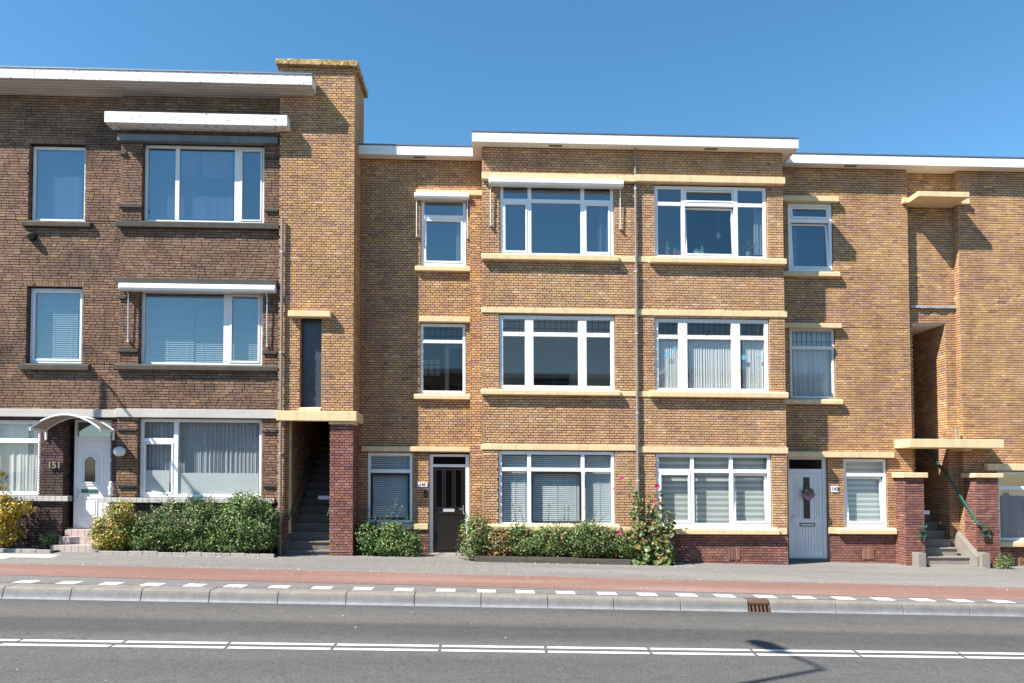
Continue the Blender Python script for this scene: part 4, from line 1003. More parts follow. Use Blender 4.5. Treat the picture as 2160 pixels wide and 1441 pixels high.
# dark house
gb = 'blue grey cloths hung inside the dark brick house'
sheet_cloth('window_cloth', 'pale blue cloth hung inside small top window of the dark brick house', 'curtain', (66, 308, 174, 462), L+.24, 'blue_cloth', 2, .008)
sheet_cloth('window_cloth', 'pale blue cloth hung inside wide top window of the dark brick house', 'curtain', (306, 308, 492, 462), LB+.26, 'blue_cloth', 4, .010)
for i, (a, b, c, q) in enumerate(((374, 420, 372, 0), (427, 490, 376, 1))):
    X0, X1, Z0, Z1 = rc(a, 314, b, c, LB+.23); mb = MB(); n = 16
    for k in range(n):
        t0, t1 = k/n, (k+1)/n; f = lambda t: LB+.23+.012*math.sin(t*20)
        zz = lambda t: Z0 + (.10*abs(t-.55) if q == 0 else .08*abs(t-.45))
        mb.quad([(lerp(X0, X1, t0), f(t0), zz(t0)), (lerp(X0, X1, t1), f(t1), zz(t1)), (lerp(X0, X1, t1), f(t1), Z1), (lerp(X0, X1, t0), f(t0), Z1)])
    o = solo('short_curtain', mb, 'sheer', ('left' if i == 0 else 'right') + ' short white sheer curtain hanging in the wide top window', 'curtain', ((X0+X1)/2, LB+.23, Z0)); md = o.modifiers.new('thick', 'SOLIDIFY'); md.thickness = .002
venetian('white venetian blind in the small middle window of the dark brick house', (64, 615, 165, 760), L+.26, .05)
venetian('white venetian blind in the wide middle window, behind the large pane', (300, 618, 410, 764), LB+.28, .05)
venetian('white venetian blind in the wide middle window, right of the large pane', (412, 618, 545, 764), LB+.30, .05)
sheet_cloth('net_curtain', 'white net curtain in the ground floor window at the left edge', 'curtain', (-72, 890, 78, 1040), L+.24, 'net', 9, .012)
sheet_cloth('net_curtain', 'white net curtain in wide ground floor window behind the hedge', 'curtain', (296, 888, 546, 1046), LB+.30, 'sheer', 26, .022)
for i, (a, b) in enumerate(((305, 357), (374, 545))):
    X0, X1, Z0, Z1 = rc(a, 998 if i else 992, b, 1044, LB+.16); mb = MB(); mb.box(X0, X1, LB+.156, LB+.158, Z0, Z1); part('frosted_film', mb, 'net', wg)
# 145
sheet_cloth('curtain', 'blue curtain at the right side of the awninged bay window', 'curtain', (1262, 393, 1289, 532), B_+.2, 'blue_cloth', 3, .03)
sheet_cloth('curtain', 'pale curtain at the right of the small awninged top window', 'curtain', (962, 424, 980, 552), M_+.18, 'sheer', 2, .02)
venetian('white venetian blind in the small ground window beside the dark door', (780, 959, 866, 1099), M_+.16)
venetian('white venetian blind in left section of the ground bay window behind the hedge', (1057, 956, 1112, 1104), B_+.18)
venetian('white venetian blind in middle section of the ground bay window behind the hedge', (1120, 956, 1226, 1104), B_+.18)
venetian('white venetian blind in right section of the ground bay window behind the hedge', (1234, 956, 1292, 1104), B_+.18)
# furniture seen in the empty first floor rooms
X0, X1, Z0, Z1 = rc(940, 725, 975, 840, .9); 
dcase = thing('inner_door', 'dark open doorway seen through the small first floor window', 'door', (X0, 1.5, Z0))
mb = MB(); mb.box(X0+.05, X1+.3, 1.5, 1.56, Z0-.3, Z1); part('leaf', mb, 'dark_wood', dcase); mb = MB(); mb.box(X0-.05, X0+.0499, 1.48, 1.58, Z0-.3, Z1+.06); mb.box(X0+.05, X1+.3, 1.48, 1.58, Z1+.001, Z1+.06); part('frame', mb, 'room_wall', dcase)
X0, X1, Z0, Z1 = rc(890, 755, 928, 792, 1.4); fr_ = thing('gridded_frame', 'dark square gridded frame on wall in small first floor room', 'frame', ((X0+X1)/2, 1.6, Z0)); mb = MB(); mb.box(X0, X1, 1.6, 1.62, Z0, Z1); part('panel', mb, 'room_wall', fr_)  # plain panel under a dark grid, stands for a small mullioned inner window
mb = MB()
for k in range(4): x = lerp(X0, X1, k/3); mb.box(x-.012, x+.012, 1.58, 1.5999, Z0, Z1)
for k in range(4): z = lerp(Z0, Z1, k/3); mb.box(X0, X1, 1.5799, 1.5995, z-.012, z+.012)
part('grid', mb, 'dark_wood', fr_)
X0, X1, Z0, Z1 = rc(1120, 790, 1200, 850, 1.4); cb = thing('low_cabinet', 'dark low cabinet seen through the empty first floor bay window', 'cabinet', ((X0+X1)/2, 2, Z0)); mb = MB(); mb.box(X0, X1, 1.4, 1.85, Z0-.1, Z1-.05); part('body', mb, 'dark_wood', cb); mb = MB(); mb.box(X0-.03, X1+.03, 1.37, 1.88, Z1-.0499, Z1); part('top', mb, 'dark_wood', cb)
# 143
sheet_cloth('curtain', 'thin white curtain at the right side of the plant filled bay window', 'curtain', (1590, 440, 1612, 538), B_+.22, 'sheer', 3, .02)
sheet_cloth('curtain', 'white curtain strip at the left of the tilted top window', 'curtain', (1668, 475, 1682, 566), M_+.24, 'sheer', 2, .02)
for nm, a, b, lab in (('a', 1388, 1432, 'left'), ('b', 1452, 1543, 'middle'), ('c', 1566, 1616, 'right')):
    sheet_cloth('net_curtain', 'white pleated net curtain in %s section of the peeling first floor bay window' % lab, 'curtain', (a, 718, b, 822), B_+.15, 'net', 9 if nm != 'b' else 16, .012)
sheet_cloth('net_curtain', 'white net curtain in the shaded first floor window right of the bay', 'curtain', (1672, 700, 1757, 835), M_+.17, 'net', 10, .02)
for i, (a, b, lab) in enumerate(((1390, 1457, 'left'), (1467, 1540, 'middle'), (1549, 1622, 'right'))):
    zebra('banded roller blind in %s section of the white ground floor bay window' % lab, (a, 962, b, 1104), B_+.24)
zebra('banded roller blind in the tilted ground window beside the white door', (1786, 972, 1868, 1104), M_+.24)
sheet_cloth('net_curtain', 'grey net curtain in the ground floor window at the right edge', 'curtain', (2112, 1036, 2255, 1138), M_+.17, 'sheer', 8, .015)
# stickers on the first floor panes of 143
for i, (px, py, rr, lab) in enumerate(((1423, 736, 5, 'round blue snowflake sticker on left first floor bay pane'), (1407, 747, 7, 'blue striped sticker low on left first floor bay pane'), (1569, 754, 5.5, 'solid blue round sticker on right first floor bay pane'), (1601, 753, 4.5, 'pale blue snowflake sticker at edge of right bay pane'))):
    x, z = loc(px, py, B_+.074); mb = MB(); q = rr/93
    if i == 1:
        for k in range(3): mb.box(x-q+.03*k*.5, x+q*.6+.03*k*.5, B_+.0765, B_+.0775, z-q*.7+k*q*.55, z-q*.7+k*q*.55+q*.3)
    elif i == 2: mb.lathe((x, B_+.0775, z), [(q, 0), (q, .001)], 16, 'y')
    else:
        for k in range(3): mb.tube([(x-q*math.cos(k*1.047), B_+.077, z-q*math.sin(k*1.047)), (x+q*math.cos(k*1.047), B_+.077, z+q*math.sin(k*1.047))], .008, 5)
        mb.lathe((x, B_+.0775, z), [(q*.55, 0), (q*.55, .001)], 12, 'y')
    solo('window_sticker', mb, 'sticker_blue', lab, 'sticker', (x, B_+.077, z))
# window sill plants of 143
def pot_plant(px, py, h, kind, label, potm, rw=.06):
    x, z = loc(px, 541, B_+.19); o = thing('potted_plant', label, 'plant', (x, B_+.19, z-SH*x))
    mb = MB(); mb.lathe((x, B_+.19, z), [(rw*.7, 0), (rw, .09), (rw*1.05, .10)], 12); part('pot', mb, potm, o)
    if kind == 'cactus':
        c = MB(); rng = random.Random(px)
        for k in range(3):
            xx = x+(k-1)*rw*.55; hh = h*(1 if k == 1 else rng.uniform(.5, .75)); c.tube([(xx, B_+.19, z+.08), (xx, B_+.19, z+.09+hh*.5), (xx, B_+.19, z+.09+hh*.9), (xx, B_+.19, z+.09+hh)], [.018, .026, .022, .008], 8)
        part('stems', c, 'cactus', o, smooth=True)
    else:
        c = MB(False); rng = random.Random(px); c.c = []
        for k in range(90):
            a = rng.uniform(0, 6.28); rr = rng.uniform(.02, h*.55); p = Vector((x+rr*math.cos(a), B_+.19+rr*math.sin(a)*.5, z-SH*x+.1+rng.uniform(.05, h)))
            add_leaf(c, p, Vector((rng.uniform(-1, 1), rng.uniform(-1, .2), rng.uniform(.2, 1))).normalized(), .035, rng.choice([(.5,.38,.28), (.62,.52,.42), (.2,.25,.12)]), rng)
        part('dried_flowers', c, 'leaf', o); c = MB(False)
        for k in range(7): c.tube([(x, B_+.19, z-SH*x+.08), (x+rng.uniform(-.5, .5)*h, B_+.19, z-SH*x+.1+h*rng.uniform(.6, .95))], .003, 5)
        part('stems', c, 'bark', o)
def add_leaf(mb, p, nrm, s, col, rng, aspect=.55):
    up = Vector((rng.uniform(-1, 1), rng.uniform(-1, 1), rng.uniform(-.6, 1)))
    d = (up - nrm*up.dot(nrm)); d = d.normalized() if d.length > 1e-3 else Vector((1, 0, 0)); sd = nrm.cross(d)
    n = len(mb.v); w_ = s*aspect*.5
    for q in (p, p+d*s*.45+sd*w_-nrm*w_*.35, p+d*s, p+d*s*.45-sd*w_-nrm*w_*.35): mb.P(*q)
    mb.f += [(n, n+1, n+2), (n, n+2, n+3)]; mb.c += [col]*4
pot_plant(1408, 0, .26, 'cactus', 'tall cactus in red pot, left section of plant filled bay window', 'terracotta'); pot_plant(1424, 0, .12, 'cactus', 'small cactus in red pot beside the tall cactus', 'terracotta', .05); pot_plant(1432, 0, .04, 'cactus', 'wide red pot beside mullion with barely visible plant', 'terracotta', .06)
pot_plant(1470, 0, .10, 'cactus', 'white bowl with low cactus, middle of plant filled bay window', 'pot_white', .08); pot_plant(1481, 0, .16, 'cactus', 'pale upright cactus right of the white bowl', 'pot_white', .045); pot_plant(1578, 0, .30, 'dried', 'dried flower bunch in vase, right section of plant filled bay window', 'lead', .07)
x, z = loc(1515, 497, B_+.5); pl = thing('pendant_lamp', 'glass pendant lamp hanging inside the plant filled bay window', 'lamp', (x, B_+.5, z)); mb = MB(); mb.lathe((x, B_+.5, z), [(.02, -.09), (.05, -.05), (.055, 0), (.03, .07), (.012, .09)], 14); part('shade', mb, 'pot_white', pl, smooth=True); mb = MB(); mb.tube([(x, B_+.5, z+.09), (x, B_+.5, loc(1515, 400, B_+.5)[1])], .004, 6); part('cord', mb, 'white', pl)

# ------------------------------------------------------------------ fittings on the walls
def awning(label, r, Y, out, arms, zdrop, split=None):
    X0, X1, Z0, Z1 = rc(*r, Y-out); o = thing('awning', label, 'awning', ((X0+X1)/2, Y-out, Z0), 'folded window awnings')
    h = Z1-Z0; mb = MB(); mb.prism_x([(Y-out, Z0), (Y-out+.02, Z0-.02), (Y-.003, Z0-.02), (Y-.003, Z1-.01), (Y-out+.05, Z1), (Y-out, Z1-.02)], X0, X1); part('cassette', mb, 'white_pvc', o, .006)
    mb = MB(); mb.box(X0+.01, X1-.01, Y-out-.012, Y-out-.0005, Z0+h*.15, Z0+h*.5); part('front_rail', mb, 'white', o, .003)
    for (pa, ya, yb) in arms:
        xx, zt = loc(pa, ya, Y-.06); _, zb = loc(pa, yb, Y-.06); mb = MB(); mb.tube([(xx, Y-out+.04, zt), (xx, Y-.07, lerp(zt, zb, .12)), (xx, Y-.055, zb)], .014, 8); mb.box(xx-.02, xx+.02, Y-.075, Y-.002, zb-.03, zb+.02); part('arm', mb, 'alu', o)
awning('white folded awning box above the left top bay window', (1031, 375.5, 1316, 388), B_, .19, [(1034.5, 390, 474), (1308, 390, 481)], 0)
awning('small white folded awning box above the narrow top window', (874, 405, 990, 416), M_, .18, [(879, 417, 497), (986, 417, 501)], 0)
awning('white folded awning box above the wide middle window of the dark house', (249, 598, 580, 611), LB, .21, [(271.5, 609, 719), (564, 616, 729)], 0)
# drainpipes
def pipe(label, px, y0, y1, Y, r, mt, brk, low=None, group='drainpipes'):
    xa, za = loc(px, y0, Y); xb, zb = loc(px+ (7 if px > 1000 else -6)*(y1-y0)/700, y1, Y); x = (xa+xb)/2
    zb = min(zb, zb); o = thing('drainpipe', label, 'pipe', (x, Y, zb-SH*x), group); mb = MB(); zl = loc(px, low, Y)[1] if low else zb
    mb.tube([(x, Y, zl), (x, Y, za)], r, 12); part('pipe', mb, mt, o, smooth=False)
    if low: mb = MB(); mb.tube([(x, Y, zb), (x, Y, zl-.001)], r*1.25, 12); part('lower_pipe', mb, 'pipe_iron', o)
    for t in brk: z = lerp(zb, za, t); mb = MB(); mb.tube([(x, Y, z-.015), (x, Y, z+.015)], r*1.35, 12); mb.box(x-.012, x+.012, Y+r*.8, Y+r+.06, z-.014, z+.014); part('bracket', mb, 'alu', o)
pipe('long grey drainpipe running down the middle of the bay', 1339, 312, 1192, B_-.058, .029, 'pipe_grey', (.2, .36, .55, .7, .9), 975)
pipe('grey drainpipe between dark brick house and stair tower', 596, 462, 1172, T_-.06, .030, 'pipe_grey', (.3, .6, .9), 1040)
pipe('short grey pipe stub above the staircase canopy', 2017.5, 901, 927, M_-.05, .035, 'pipe_grey', ())
# arched canopy over the door of 151
xa, _ = loc(63, 903, -1.2); xb, _ = loc(211, 903, -1.2); zl = loc(137, 904, -1.2)[1]; zh = loc(130, 875, -1.2)[1]
ca = thing('door_canopy', 'arched translucent canopy with white rim above the white panelled door', 'canopy', ((xa+xb)/2, L, zl))
def arc(t, k=0): x = lerp(xa, xb, t); return x, zl + (zh-zl)*(1-(2*t-1)**2) + k
n = 18; mb = MB()
for i in range(n):
    (x0, z0), (x1, z1) = arc(i/n), arc((i+1)/n); mb.quad([(x0, -1.2, z0), (x1, -1.2, z1), (x1, L-.002, z1), (x0, L-.002, z0)])
o = part('sheet', mb, 'canopy_sheet', ca); md = o.modifiers.new('thick', 'SOLIDIFY'); md.thickness = .006
for yy in (-1.2, L-.035):
    mb = MB(); mb.tube([(arc(i/n)[0], yy, arc(i/n)[1]) for i in range(n+1)], .022, 8); part('rim', mb, 'white', ca)
for t in (0, 1):
    x, z = arc(t); mb = MB(); mb.box(x-.02, x+.02, -1.2, L-.002, z-.045, z+.01); part('gutter', mb, 'white', ca); mb = MB(); mb.box(x-.02, x+.02, L-.05, L-.001, z-.22, z-.046); part('bracket', mb, 'white', ca)
# lamps and boxes
x, z = loc(250, 953, LB-.14); gl_ = thing('wall_lamp', 'white glass globe lamp on the brick pier right of the arched canopy', 'lamp', (x, LB, z)); mb = MB(); mb.lathe((x, LB-.1, z), [(.03, -.10), (.09, -.08), (.125, -.02), (.13, .02), (.11, .07), (.06, .105), (.01, .115)], 20); part('globe', mb, 'globe', gl_, smooth=True); mb = MB(); mb.lathe((x, LB-.001, z), [(.07, 0), (.07, .03), (.05, .05)], 16, 'y'); part('base', mb, 'white', gl_)
for px, py, lab in ((63, 497, 'dark dome alarm light under the small top window'),):
    x, z = loc(px, py, L-.1); o = thing('alarm_light', lab, 'alarm', (x, L, z)); mb = MB(); mb.lathe((x, L-.001, z), [(.10, 0), (.10, .05)], 18, 'y'); part('base', mb, 'black_plastic', o); mb = MB(); mb.lathe((x, L-.0515, z), [(.085, 0), (.08, .06), (.055, .11), (.01, .13)], 18, 'y'); part('dome', mb, 'stone_dark', o, smooth=True)
# house numbers, bells, statuette, signs, wreath
x, z = loc(116, 982, L-.02); o = thing('house_number', 'brass numerals 151 on brick left of the white panelled door', 'sign', (x, L, z-SH*x)); text_mesh('151', .20, .018, 'brass', o, (x, L-.035, z-SH*x))
mb = MB(); mb.box(x-.13, x-.12, L-.03, L, z-.01, z+.01); mb.box(x+.12, x+.13, L-.03, L, z-.01, z+.01); part('fixing', mb, 'brass', o)
def plate(px0, py0, px1, py1, Y, txt, ink, label, size):
    X0, X1, Z0, Z1 = rc(px0, py0, px1, py1, Y-.02); o = thing('house_number', label, 'sign', ((X0+X1)/2, Y, Z0-SH*X0)); mb = MB(); mb.box(X0, X1, Y-.02, Y-.001, Z0, Z1); part('plate', mb, 'sign_white', o, .004); xm = (X0+X1)/2; text_mesh(txt, size, .001, ink, o, (xm, Y-.0225, (Z0+Z1)/2-SH*xm))
plate(880.5, 1018, 901.5, 1027.5, M_, '145', 'sign_ink', 'white plate with number 145 beside the dark door', .105); plate(1754, 1025, 1768.5, 1038.5, M_, '143', 'sign_ink', 'square white plate with number 143 beside the white wreathed door', .115)
def bell(px0, py0, px1, py1, Y, label):
    X0, X1, Z0, Z1 = rc(px0, py0, px1, py1, Y-.04); o = thing('door_bell', label, 'bell', ((X0+X1)/2, Y, Z0)); mb = MB(); mb.box(X0, X1, Y-.045, Y-.001, Z0, Z1); part('case', mb, 'black_plastic', o, .008); mb = MB(); mb.lathe(((X0+X1)/2, Y-.0455, lerp(Z0, Z1, .3)), [(.015, 0), (.012, .006)], 12, 'y'); part('button', mb, 'chrome', o)
bell(894, 1032, 900.5, 1049, M_, 'black door bell box under the 145 plate'); bell(140, 1002, 145.5, 1015, Yd, 'black intercom on the white frame of the panelled door')
x, z = loc(231, 1046, LB+.02-.1); z += .005
mb = MB(); mb.lathe((x, LB-.03, z), [(.05, 0), (.05, .05), (.035, .09), (.055, .15), (.06, .20), (.03, .235), (.042, .27), (.035, .305), (.01, .32)], 14)
solo('statuette', mb, 'pot_white', 'small white statuette on the tiled sill beside the panelled door', 'figurine', (x, LB-.03, z-SH*x), smooth=True)
def sign(px0, py0, px1, py1, Y, label):
    X0, X1, Z0, Z1 = rc(px0, py0, px1, py1, Y); mb = MB(); mb.box(X0, X1, Y, Y+.01, Z0, Z1); solo('sign_plate', mb, 'sign_white', label, 'sign', ((X0+X1)/2, Y, Z0), bev=.003)
sign(671, 1046, 708, 1053.5, T_+.9, 'small white plate hung across the dark tower stairs'); sign(1949, 1077, 1961, 1085, -.05, 'small white plate beside the open staircase, behind the left pier')
x, z = loc(1704, 1043, y3-.05); o = thing('door_wreath', 'pink and brown flower wreath hung on the white front door', 'wreath', (x, y3, z-SH*x)); rng = random.Random(5)
mb = MB(); mb.tube([(x+.10*math.cos(t*.5236), y3-.045, z+.10*math.sin(t*.5236)) for t in range(13)], .022, 8, False); part('ring', mb, 'bark', o)
mb = MB(False); mb.c = []
for k in range(420):
    a = rng.uniform(0, 6.28); r_ = rng.gauss(.10, .025); p = Vector((x+r_*math.cos(a), y3-.05-rng.uniform(0, .05), z-SH*x+r_*math.sin(a))); lowp = math.sin(a) < .1
    c = rng.choice([(.55,.24,.36), (.62,.35,.45), (.45,.14,.28), (.6,.5,.5)]) if lowp else rng.choice([(.30,.10,.05), (.18,.08,.06), (.55,.5,.48), (.08,.09,.05)])
    add_leaf(mb, p, Vector((rng.uniform(-.6, .6), -1, rng.uniform(-.4, .6))).normalized(), .04, c, rng, .8)
part('flowers', mb, 'leaf', o)

# handrails
def rail(label, pts, r=.02, parts=()):
    o = thing('handrail', label, 'handrail', pts[0]); mb = MB(False); mb.tube(pts, r, 8); part('rail', mb, 'green_paint', o)
    for p, q in parts: mb = MB(False); mb.tube([p, q], .010, 6); part('bracket', mb, 'green_paint', o)
zz0 = lambda i: zg-.10+i*.19-SH*xs0+.85
def tp(i): return T_+.02+i*.235
xa = xs0+.07; xb = xr_-.06
rail('green handrail along the left wall of the dark tower stairs', [(xa, tp(.2), zz0(.2)-.02), (xa, tp(13), zz0(13))], .018, [((xa, tp(k), zz0(k)), (xa-.065, tp(k), zz0(k)-.05)) for k in (2, 6, 10)])
x6, _ = loc(691, 1090, T_+.30)
rail('green handrail end at the right side of the dark tower stairs', [(x6, T_+.28, zz0(.6)-.02), (x6+.05, tp(6), zz0(6))], .018, [((x6+.01, tp(2), zz0(2)), (x6+.2, tp(2), zz0(2)-.05))])
gw = gs-.16-SH*10.6+.88
def tq(i): return -.58+i*.245
xq = sx1+.06
P0 = Vector((loc(2070, 1112, YPF-.06)[0], YPF-.07, loc(2070, 1112, YPF-.06)[1]-SH*11.3))
def scroll(px0, py0, px1, py1, Y, flip):
    f = lambda a, b: (loc(a, b, Y)[0], Y, loc(a, b, Y)[1]-SH*loc(a, b, Y)[0])
    xm = lerp(px0, px1, .45 if not flip else .55)
    if not flip: return [f(px0, py0), f(px1, py0), f(px1, py1), f(px0, py1), f(px0, lerp(py0, py1, .42)), f(xm, lerp(py0, py1, .42))]
    return [f(px1, py0), f(px0, py0), f(px0, py1), f(px1, py1), f(px1, lerp(py0, py1, .42)), f(xm, lerp(py0, py1, .42))]
Yq = YPF-.06; sc_ = scroll(2072, 1112, 2086, 1131, Yq, False)
wp = loc(1996, 1001, RR-.0); wq = (o_p[1]-.06, RR+1.6, wp[1]-SH*wp[0]+1.35)
rail('long green handrail with square scroll end on the right stair pier', [wq, (o_p[1]-.06, RR-.02, wp[1]-SH*wp[0]), (loc(2064, 1107, Yq)[0], Yq, loc(2064, 1107, Yq)[1]-SH*loc(2064, 1107, Yq)[0])] + sc_, .028, [(sc_[0], (sc_[0][0], YPF+.004, sc_[0][2]))])
sc2 = scroll(1939, 1113, 1953, 1132, Yq, True)
rail('green square scroll handrail end on the left stair pier', [(sc2[0][0]+.06, Yq+.30, sc2[0][2]+.32), (sc2[0][0]+.08, Yq+.10, sc2[0][2]+.0)] + sc2, .028, [(sc2[1], (sc2[1][0]+.0, YPF+.004, sc2[1][2]))])

# ------------------------------------------------------------------ planting
GREEN = [(.055,.105,.026), (.08,.135,.03), (.04,.08,.022), (.115,.17,.045), (.16,.21,.06), (.09,.12,.035)]
LIGHT = [(.10,.17,.05), (.14,.21,.07), (.07,.12,.035), (.18,.24,.10), (.05,.10,.03)]
GOLD = [(.44,.27,.025), (.36,.235,.03), (.24,.19,.03), (.52,.34,.045), (.13,.14,.03)]
BUSHY = [(.05,.10,.028), (.08,.14,.035), (.035,.075,.022), (.16,.12,.045), (.11,.17,.05)]
DRY = [(.30,.15,.055), (.22,.11,.05), (.36,.22,.09), (.16,.10,.045)]
def bush(name, label, cat, lobes, Y, ry, pal, n, leaf=.05, stems=5, extra=None, seed=1, sprigs=(), dry=None, cl=.055):
    """lobes: (px, py, rx px, ry px, weight) at depth Y; leaves gather in clumps near the surface of each lobe."""
    rng = random.Random(seed); s = (Y-CAM.y)/F; P = []
    for (px, py, a, b, w_) in lobes: x, z = loc(px, py, Y); P.append((x, z-SH*x, a*s, b*s, w_))
    base = (sum(p[0] for p in P)/len(P), Y, gz(P[0][0])); o = thing(name, label, cat, base)
    mb = MB(False); mb.c = []; tw_ = sum(p[4] for p in P)
    def inside(q, skip):
        return any(((q.x-x)/a)**2+((q.y-Y)/ry)**2+((q.z-z)/b)**2 < .45 for i, (x, z, a, b, w_) in enumerate(P) if i != skip)
    for i, (x, z, a, b, w_) in enumerate(P):
        cnt = int(2.1*n*w_/tw_); nc = max(10, cnt//26)
        for c in range(nc):
            u = rng.uniform(-1, 1); t = rng.uniform(0, 6.283); k = math.sqrt(1-u*u); dv = Vector((k*math.cos(t), k*math.sin(t), u))
            if dv.y > .35 and rng.random() < .75: dv.y = -dv.y
            rad = rng.uniform(.80, 1.0)*(1+.16*noise.noise(Vector((dv.x*2.2+x*2, dv.y*2.2, dv.z*2.2+seed)))*1.6)
            if rng.random() < .16: rad *= rng.uniform(.55, .85)
            elif rng.random() < .14: rad *= rng.uniform(1.05, 1.22)
            cc = Vector((x+dv.x*a*rad, Y+dv.y*ry*rad, z+dv.z*b*rad))
            if cc.z < gz(cc.x)+.03: cc.z = gz(cc.x)+rng.uniform(.03, .15)
            if inside(cc, i): continue
            if rng.random() < .10: continue
            tone = rng.choice(pal)
            dd = dry(cc) if dry else 0
            for _ in range(26):
                q = cc+Vector((rng.gauss(0, cl), rng.gauss(0, cl*.8), rng.gauss(0, cl)))
                if q.z < gz(q.x)+.008: continue
                nr = (dv*1.0+Vector((rng.uniform(-1, 1), rng.uniform(-1, 1), rng.uniform(-.6, 1.2)))*.85).normalized()
                col = rng.choice(DRY) if rng.random() < dd else (tone if rng.random() < .6 else rng.choice(pal)); f = rng.uniform(.6, 1.9)
                add_leaf(mb, q, nr, leaf*1.25*rng.uniform(.6, 1.25), tuple(v*f for v in col), rng)
    sm = MB(False)
    for k in range(int(6+n/550)):
        x, z, a, b, w_ = P[k % len(P)]; an = rng.uniform(.15, 2.99); A = Vector((x+math.cos(an)*a*.85, Y-ry*rng.uniform(.2, .9), z+math.sin(an)*b*.85))
        if A.z < gz(A.x)+.1: continue
        Bv = A+Vector((math.cos(an)*rng.uniform(.05, .18), rng.uniform(-.12, .02), abs(math.sin(an))*rng.uniform(.08, .26)+.02)); sm.tube([A, Bv], [.005, .002], 4)
        for j in range(16):
            q = A+(Bv-A)*rng.random()+Vector((rng.gauss(0, .013), rng.gauss(0, .013), rng.gauss(0, .01))); add_leaf(mb, q, Vector((rng.uniform(-1, 1), rng.uniform(-1, .2), rng.uniform(0, 1))).normalized(), leaf*rng.uniform(.5, .95), tuple(v*rng.uniform(1, 1.7) for v in rng.choice(extra or pal)), rng)
    for (px, py, px2, py2) in sprigs:
        x0, z0 = loc(px, py, Y-.08); x1, z1 = loc(px2, py2, Y-.1); z0 -= SH*x0; z1 -= SH*x1; A = Vector((x0, Y-.05, z0)); Bv = Vector((x1, Y-.1+rng.uniform(-.06, .06), z1)); ln = (Bv-A).length
        sm.tube([A, (A+Bv)/2+Vector((rng.uniform(-.02, .02), 0, 0)), Bv], [.007, .005, .002], 5)
        for k in range(int(ln/.012)):
            t = rng.random()**.9; q = A+(Bv-A)*t+Vector((rng.gauss(0, .016), rng.gauss(0, .016), rng.gauss(0, .012))); add_leaf(mb, q, Vector((rng.uniform(-1, 1), rng.uniform(-1, .2), rng.uniform(0, 1))).normalized(), leaf*rng.uniform(.5, .9), tuple(v*rng.uniform(.8, 1.3) for v in rng.choice(extra or pal)), rng)
    part('foliage', mb, 'leaf', o, kind='stuff')
    for k in range(stems):
        x, z, a, b, w_ = P[k % len(P)]; xx = x+rng.uniform(-.5, .5)*a; g = gz(xx); sm.tube([(xx, Y+rng.uniform(-.05, .05), g-.03), (xx+rng.uniform(-.08, .08), Y, lerp(g, z, .6)), (xx+rng.uniform(-.15, .15), Y+rng.uniform(-.08, .08), z+b*.5)], [.02, .013, .004], 6)
    part('stem', sm, 'bark', o, kind='stuff')
    return o
bush('shrub', 'golden yellow shrub standing at the left edge', 'shrub', [(-18, 1090, 52, 52, 3), (6, 1075, 30, 26, 1), (38, 1072, 25, 11, .7), (12, 1125, 26, 26, 1), (-20, 1010, 26, 26, .7)], -1.05, .32, GOLD, 3600, .055, 4, seed=3)
bush('shrub', 'golden green rounded shrub at left end of the green hedge', 'shrub', [(250, 1115, 42, 45, 3), (262, 1085, 24, 24, 1), (225, 1130, 26, 36, 1.2)], -1.02, .30, GOLD[1:]+LIGHT[:2]+[(.2,.18,.04)], 4200, .048, 4, seed=4, sprigs=[(255, 1070, 257, 1052)])
bush('hedge', 'dark green hedge under the wide ground floor window of dark house', 'hedge', [(320, 1125, 45, 40, 2.2), (370, 1112, 48, 52, 2.6), (425, 1108, 50, 56, 3), (320, 1155, 40, 16, .8), (420, 1152, 70, 16, 1)], -1.02, .30, BUSHY+GREEN, 9000, .045, 7, extra=LIGHT, seed=5, sprigs=[(330, 1080, 308, 1052), (352, 1070, 330, 1054), (385, 1066, 400, 1040), (405, 1062, 396, 1042), (430, 1060, 438, 1038), (441, 1056, 446, 1041)])
bush('shrub', 'tall bushy green shrub at right end of the dark house hedge', 'shrub', [(515, 1108, 60, 56, 4), (470, 1120, 36, 46, 1.6), (560, 1116, 28, 46, 1.4), (535, 1066, 28, 18, .8), (500, 1150, 60, 18, 1)], -1.03, .34, GREEN+LIGHT[:2], 9500, .05, 6, extra=LIGHT, seed=6, sprigs=[(500, 1050, 505, 1036), (545, 1050, 550, 1032), (580, 1080, 596, 1070)])
bush('shrub', 'loose green shrub growing between brick pier and dark door', 'shrub', [(808, 1150, 46, 20, 2.4), (774, 1134, 20, 30, 1.1), (854, 1146, 28, 22, 1.2), (828, 1124, 16, 18, .6), (872, 1160, 16, 8, .4)], -.48, .28, GREEN+LIGHT, 3800, .055, 5, extra=LIGHT, seed=7, cl=.065, sprigs=[(818, 1105, 836, 1048), (800, 1110, 822, 1072), (830, 1115, 790, 1088), (850, 1120, 885, 1132), (770, 1112, 762, 1085), (840, 1108, 862, 1090), (862, 1128, 888, 1118), (790, 1100, 776, 1072), (835, 1100, 848, 1068), (870, 1150, 894, 1146), (760, 1128, 748, 1104)])
dryf = lambda q: .75 if abs(q.x-(loc(1052, 1130, -1.05)[0])) < .28 and random.random() < .8 else .10
